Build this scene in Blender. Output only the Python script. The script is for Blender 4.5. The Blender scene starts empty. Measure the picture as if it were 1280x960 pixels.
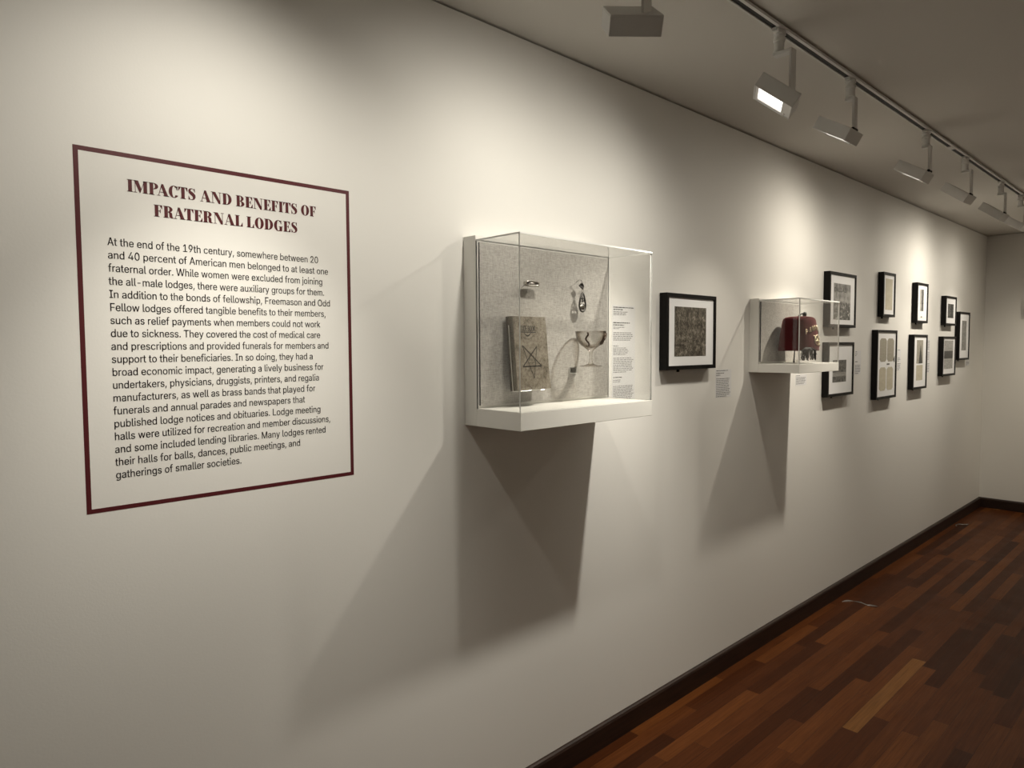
import bpy, bmesh, math, random
from mathutils import Vector, Matrix
import json

# ---------------------------------------------------------------- camera, world, exposure
C = bpy.context.scene.collection
SC = bpy.context.scene
EYE = 1.645                       # eye height; the long wall is the plane y = 0, the room lies at y < 0
F_PX, YAW, PITCH, ROLL = 862.93, 0.76175, -0.05419, -0.00538
cam_d = bpy.data.cameras.new('camera'); cam = bpy.data.objects.new('camera', cam_d); C.objects.link(cam)
_f = Vector((math.sin(YAW)*math.cos(PITCH), math.cos(YAW)*math.cos(PITCH), math.sin(PITCH)))
_r = Vector((math.cos(YAW), -math.sin(YAW), 0.0)); _u = _r.cross(_f)
_r2 = _r*math.cos(ROLL) + _u*math.sin(ROLL); _u2 = -_r*math.sin(ROLL) + _u*math.cos(ROLL)
M = Matrix((( _r2.x, _u2.x, -_f.x, 0.0), (_r2.y, _u2.y, -_f.y, -1.75), (_r2.z, _u2.z, -_f.z, EYE), (0, 0, 0, 1)))
cam.matrix_world = M
cam_d.sensor_fit = 'HORIZONTAL'; cam_d.sensor_width = 36.0; cam_d.lens = F_PX*36.0/1280.0
cam_d.clip_start = 0.02; cam_d.clip_end = 60
SC.camera = cam
vs = SC.view_settings
vs.view_transform = 'Standard'; vs.look = 'None'; vs.gamma = 1.0; vs.use_curve_mapping = False
vs.exposure = 0.0
w = bpy.data.worlds.new('world'); SC.world = w; w.use_nodes = True
w.node_tree.nodes['Background'].inputs[0].default_value = (0.9, 0.86, 0.8, 1)
w.node_tree.nodes['Background'].inputs[1].default_value = 0.02

WARM = (1.0, 0.945, 0.83)         # gallery spots near the viewer
WARMER = (1.0, 0.92, 0.78)        # the ones farther along
ROOM_C = (1.0, 0.90, 0.72)        # added fill spots across the room, and the end-wall spot
FILL_W = 47.0                     # each unseen spot added across the room to lift the ambient light
BEAM = 76.0                       # cone of each head's beam; a wide soft spill goes with it
# (x, y, z relative to eye, yaw, tilt below horizontal | beam watts, yaw, tilt | spill watts, yaw, tilt, cone) of each spot head
HEADS = [
 (0.660, -0.640, 0.850,   0.0, 58.0,   48.0,   0.0, 67.0,   20.0,   6.0, 50.0, 124.0),
 (1.495, -0.638, 0.840, -42.0, 57.0,    2.0, -30.0, 65.0,   23.0,  -5.0, 60.0, 174.0),
 (2.312, -0.638, 0.846,  29.1, 54.0,   92.0,  40.0, 73.0,   18.0,  42.0, 62.0, 174.0),
 (2.939, -0.599, 0.868,   0.9, 58.5,   22.0,   0.9, 72.0,    1.0,   0.9, 62.0, 174.0),
 (3.920, -0.592, 0.870,   1.3, 58.0,   70.0,  16.0, 77.0,   26.0,  18.0, 64.0, 174.0),
 (4.637, -0.615, 0.863,  -3.3, 53.0,    9.0,  -3.3, 66.0,    5.0,  -3.3, 62.0, 174.0),
 (5.502, -0.609, 0.871,  -3.4, 52.0,   20.0,  -3.4, 70.0,    6.0,  -3.4, 62.0, 174.0),
 (6.100, -0.609, 0.869,  -2.0, 55.0,   28.0,  -2.0, 70.0,   31.0,  -2.0, 62.0, 174.0),
 (7.020, -0.611, 0.869,   0.0, 53.0,   24.0,   0.0, 66.0,   10.0,   0.0, 62.0, 174.0),
]
def spot(name, loc, direction, watts, size=118, blend=1.0, radius=0.028, parent=None, col=WARM):
    l = bpy.data.lights.new(name, 'SPOT'); l.energy = watts; l.color = col
    l.spot_size = math.radians(size); l.spot_blend = blend; l.shadow_soft_size = radius
    o = bpy.data.objects.new(name, l); C.objects.link(o)
    o.location = loc; o.rotation_euler = Vector(direction).to_track_quat('-Z', 'Y').to_euler()
    if parent: o.parent = parent
    return o
# outside the picture: added ambient fill off the opposite wall, and the end-wall lamp
for _x in (-0.6, 1.8, 4.2, 6.6):
    spot('unseen_wall_spot', (_x, -4.45, EYE+0.84), (0, -0.6, -0.8), FILL_W, col=ROOM_C)
spot('unseen_wall_spot', (7.45, -1.25, EYE+0.84), (0.62, 0.0, -0.8), 58.0, col=ROOM_C)

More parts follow.
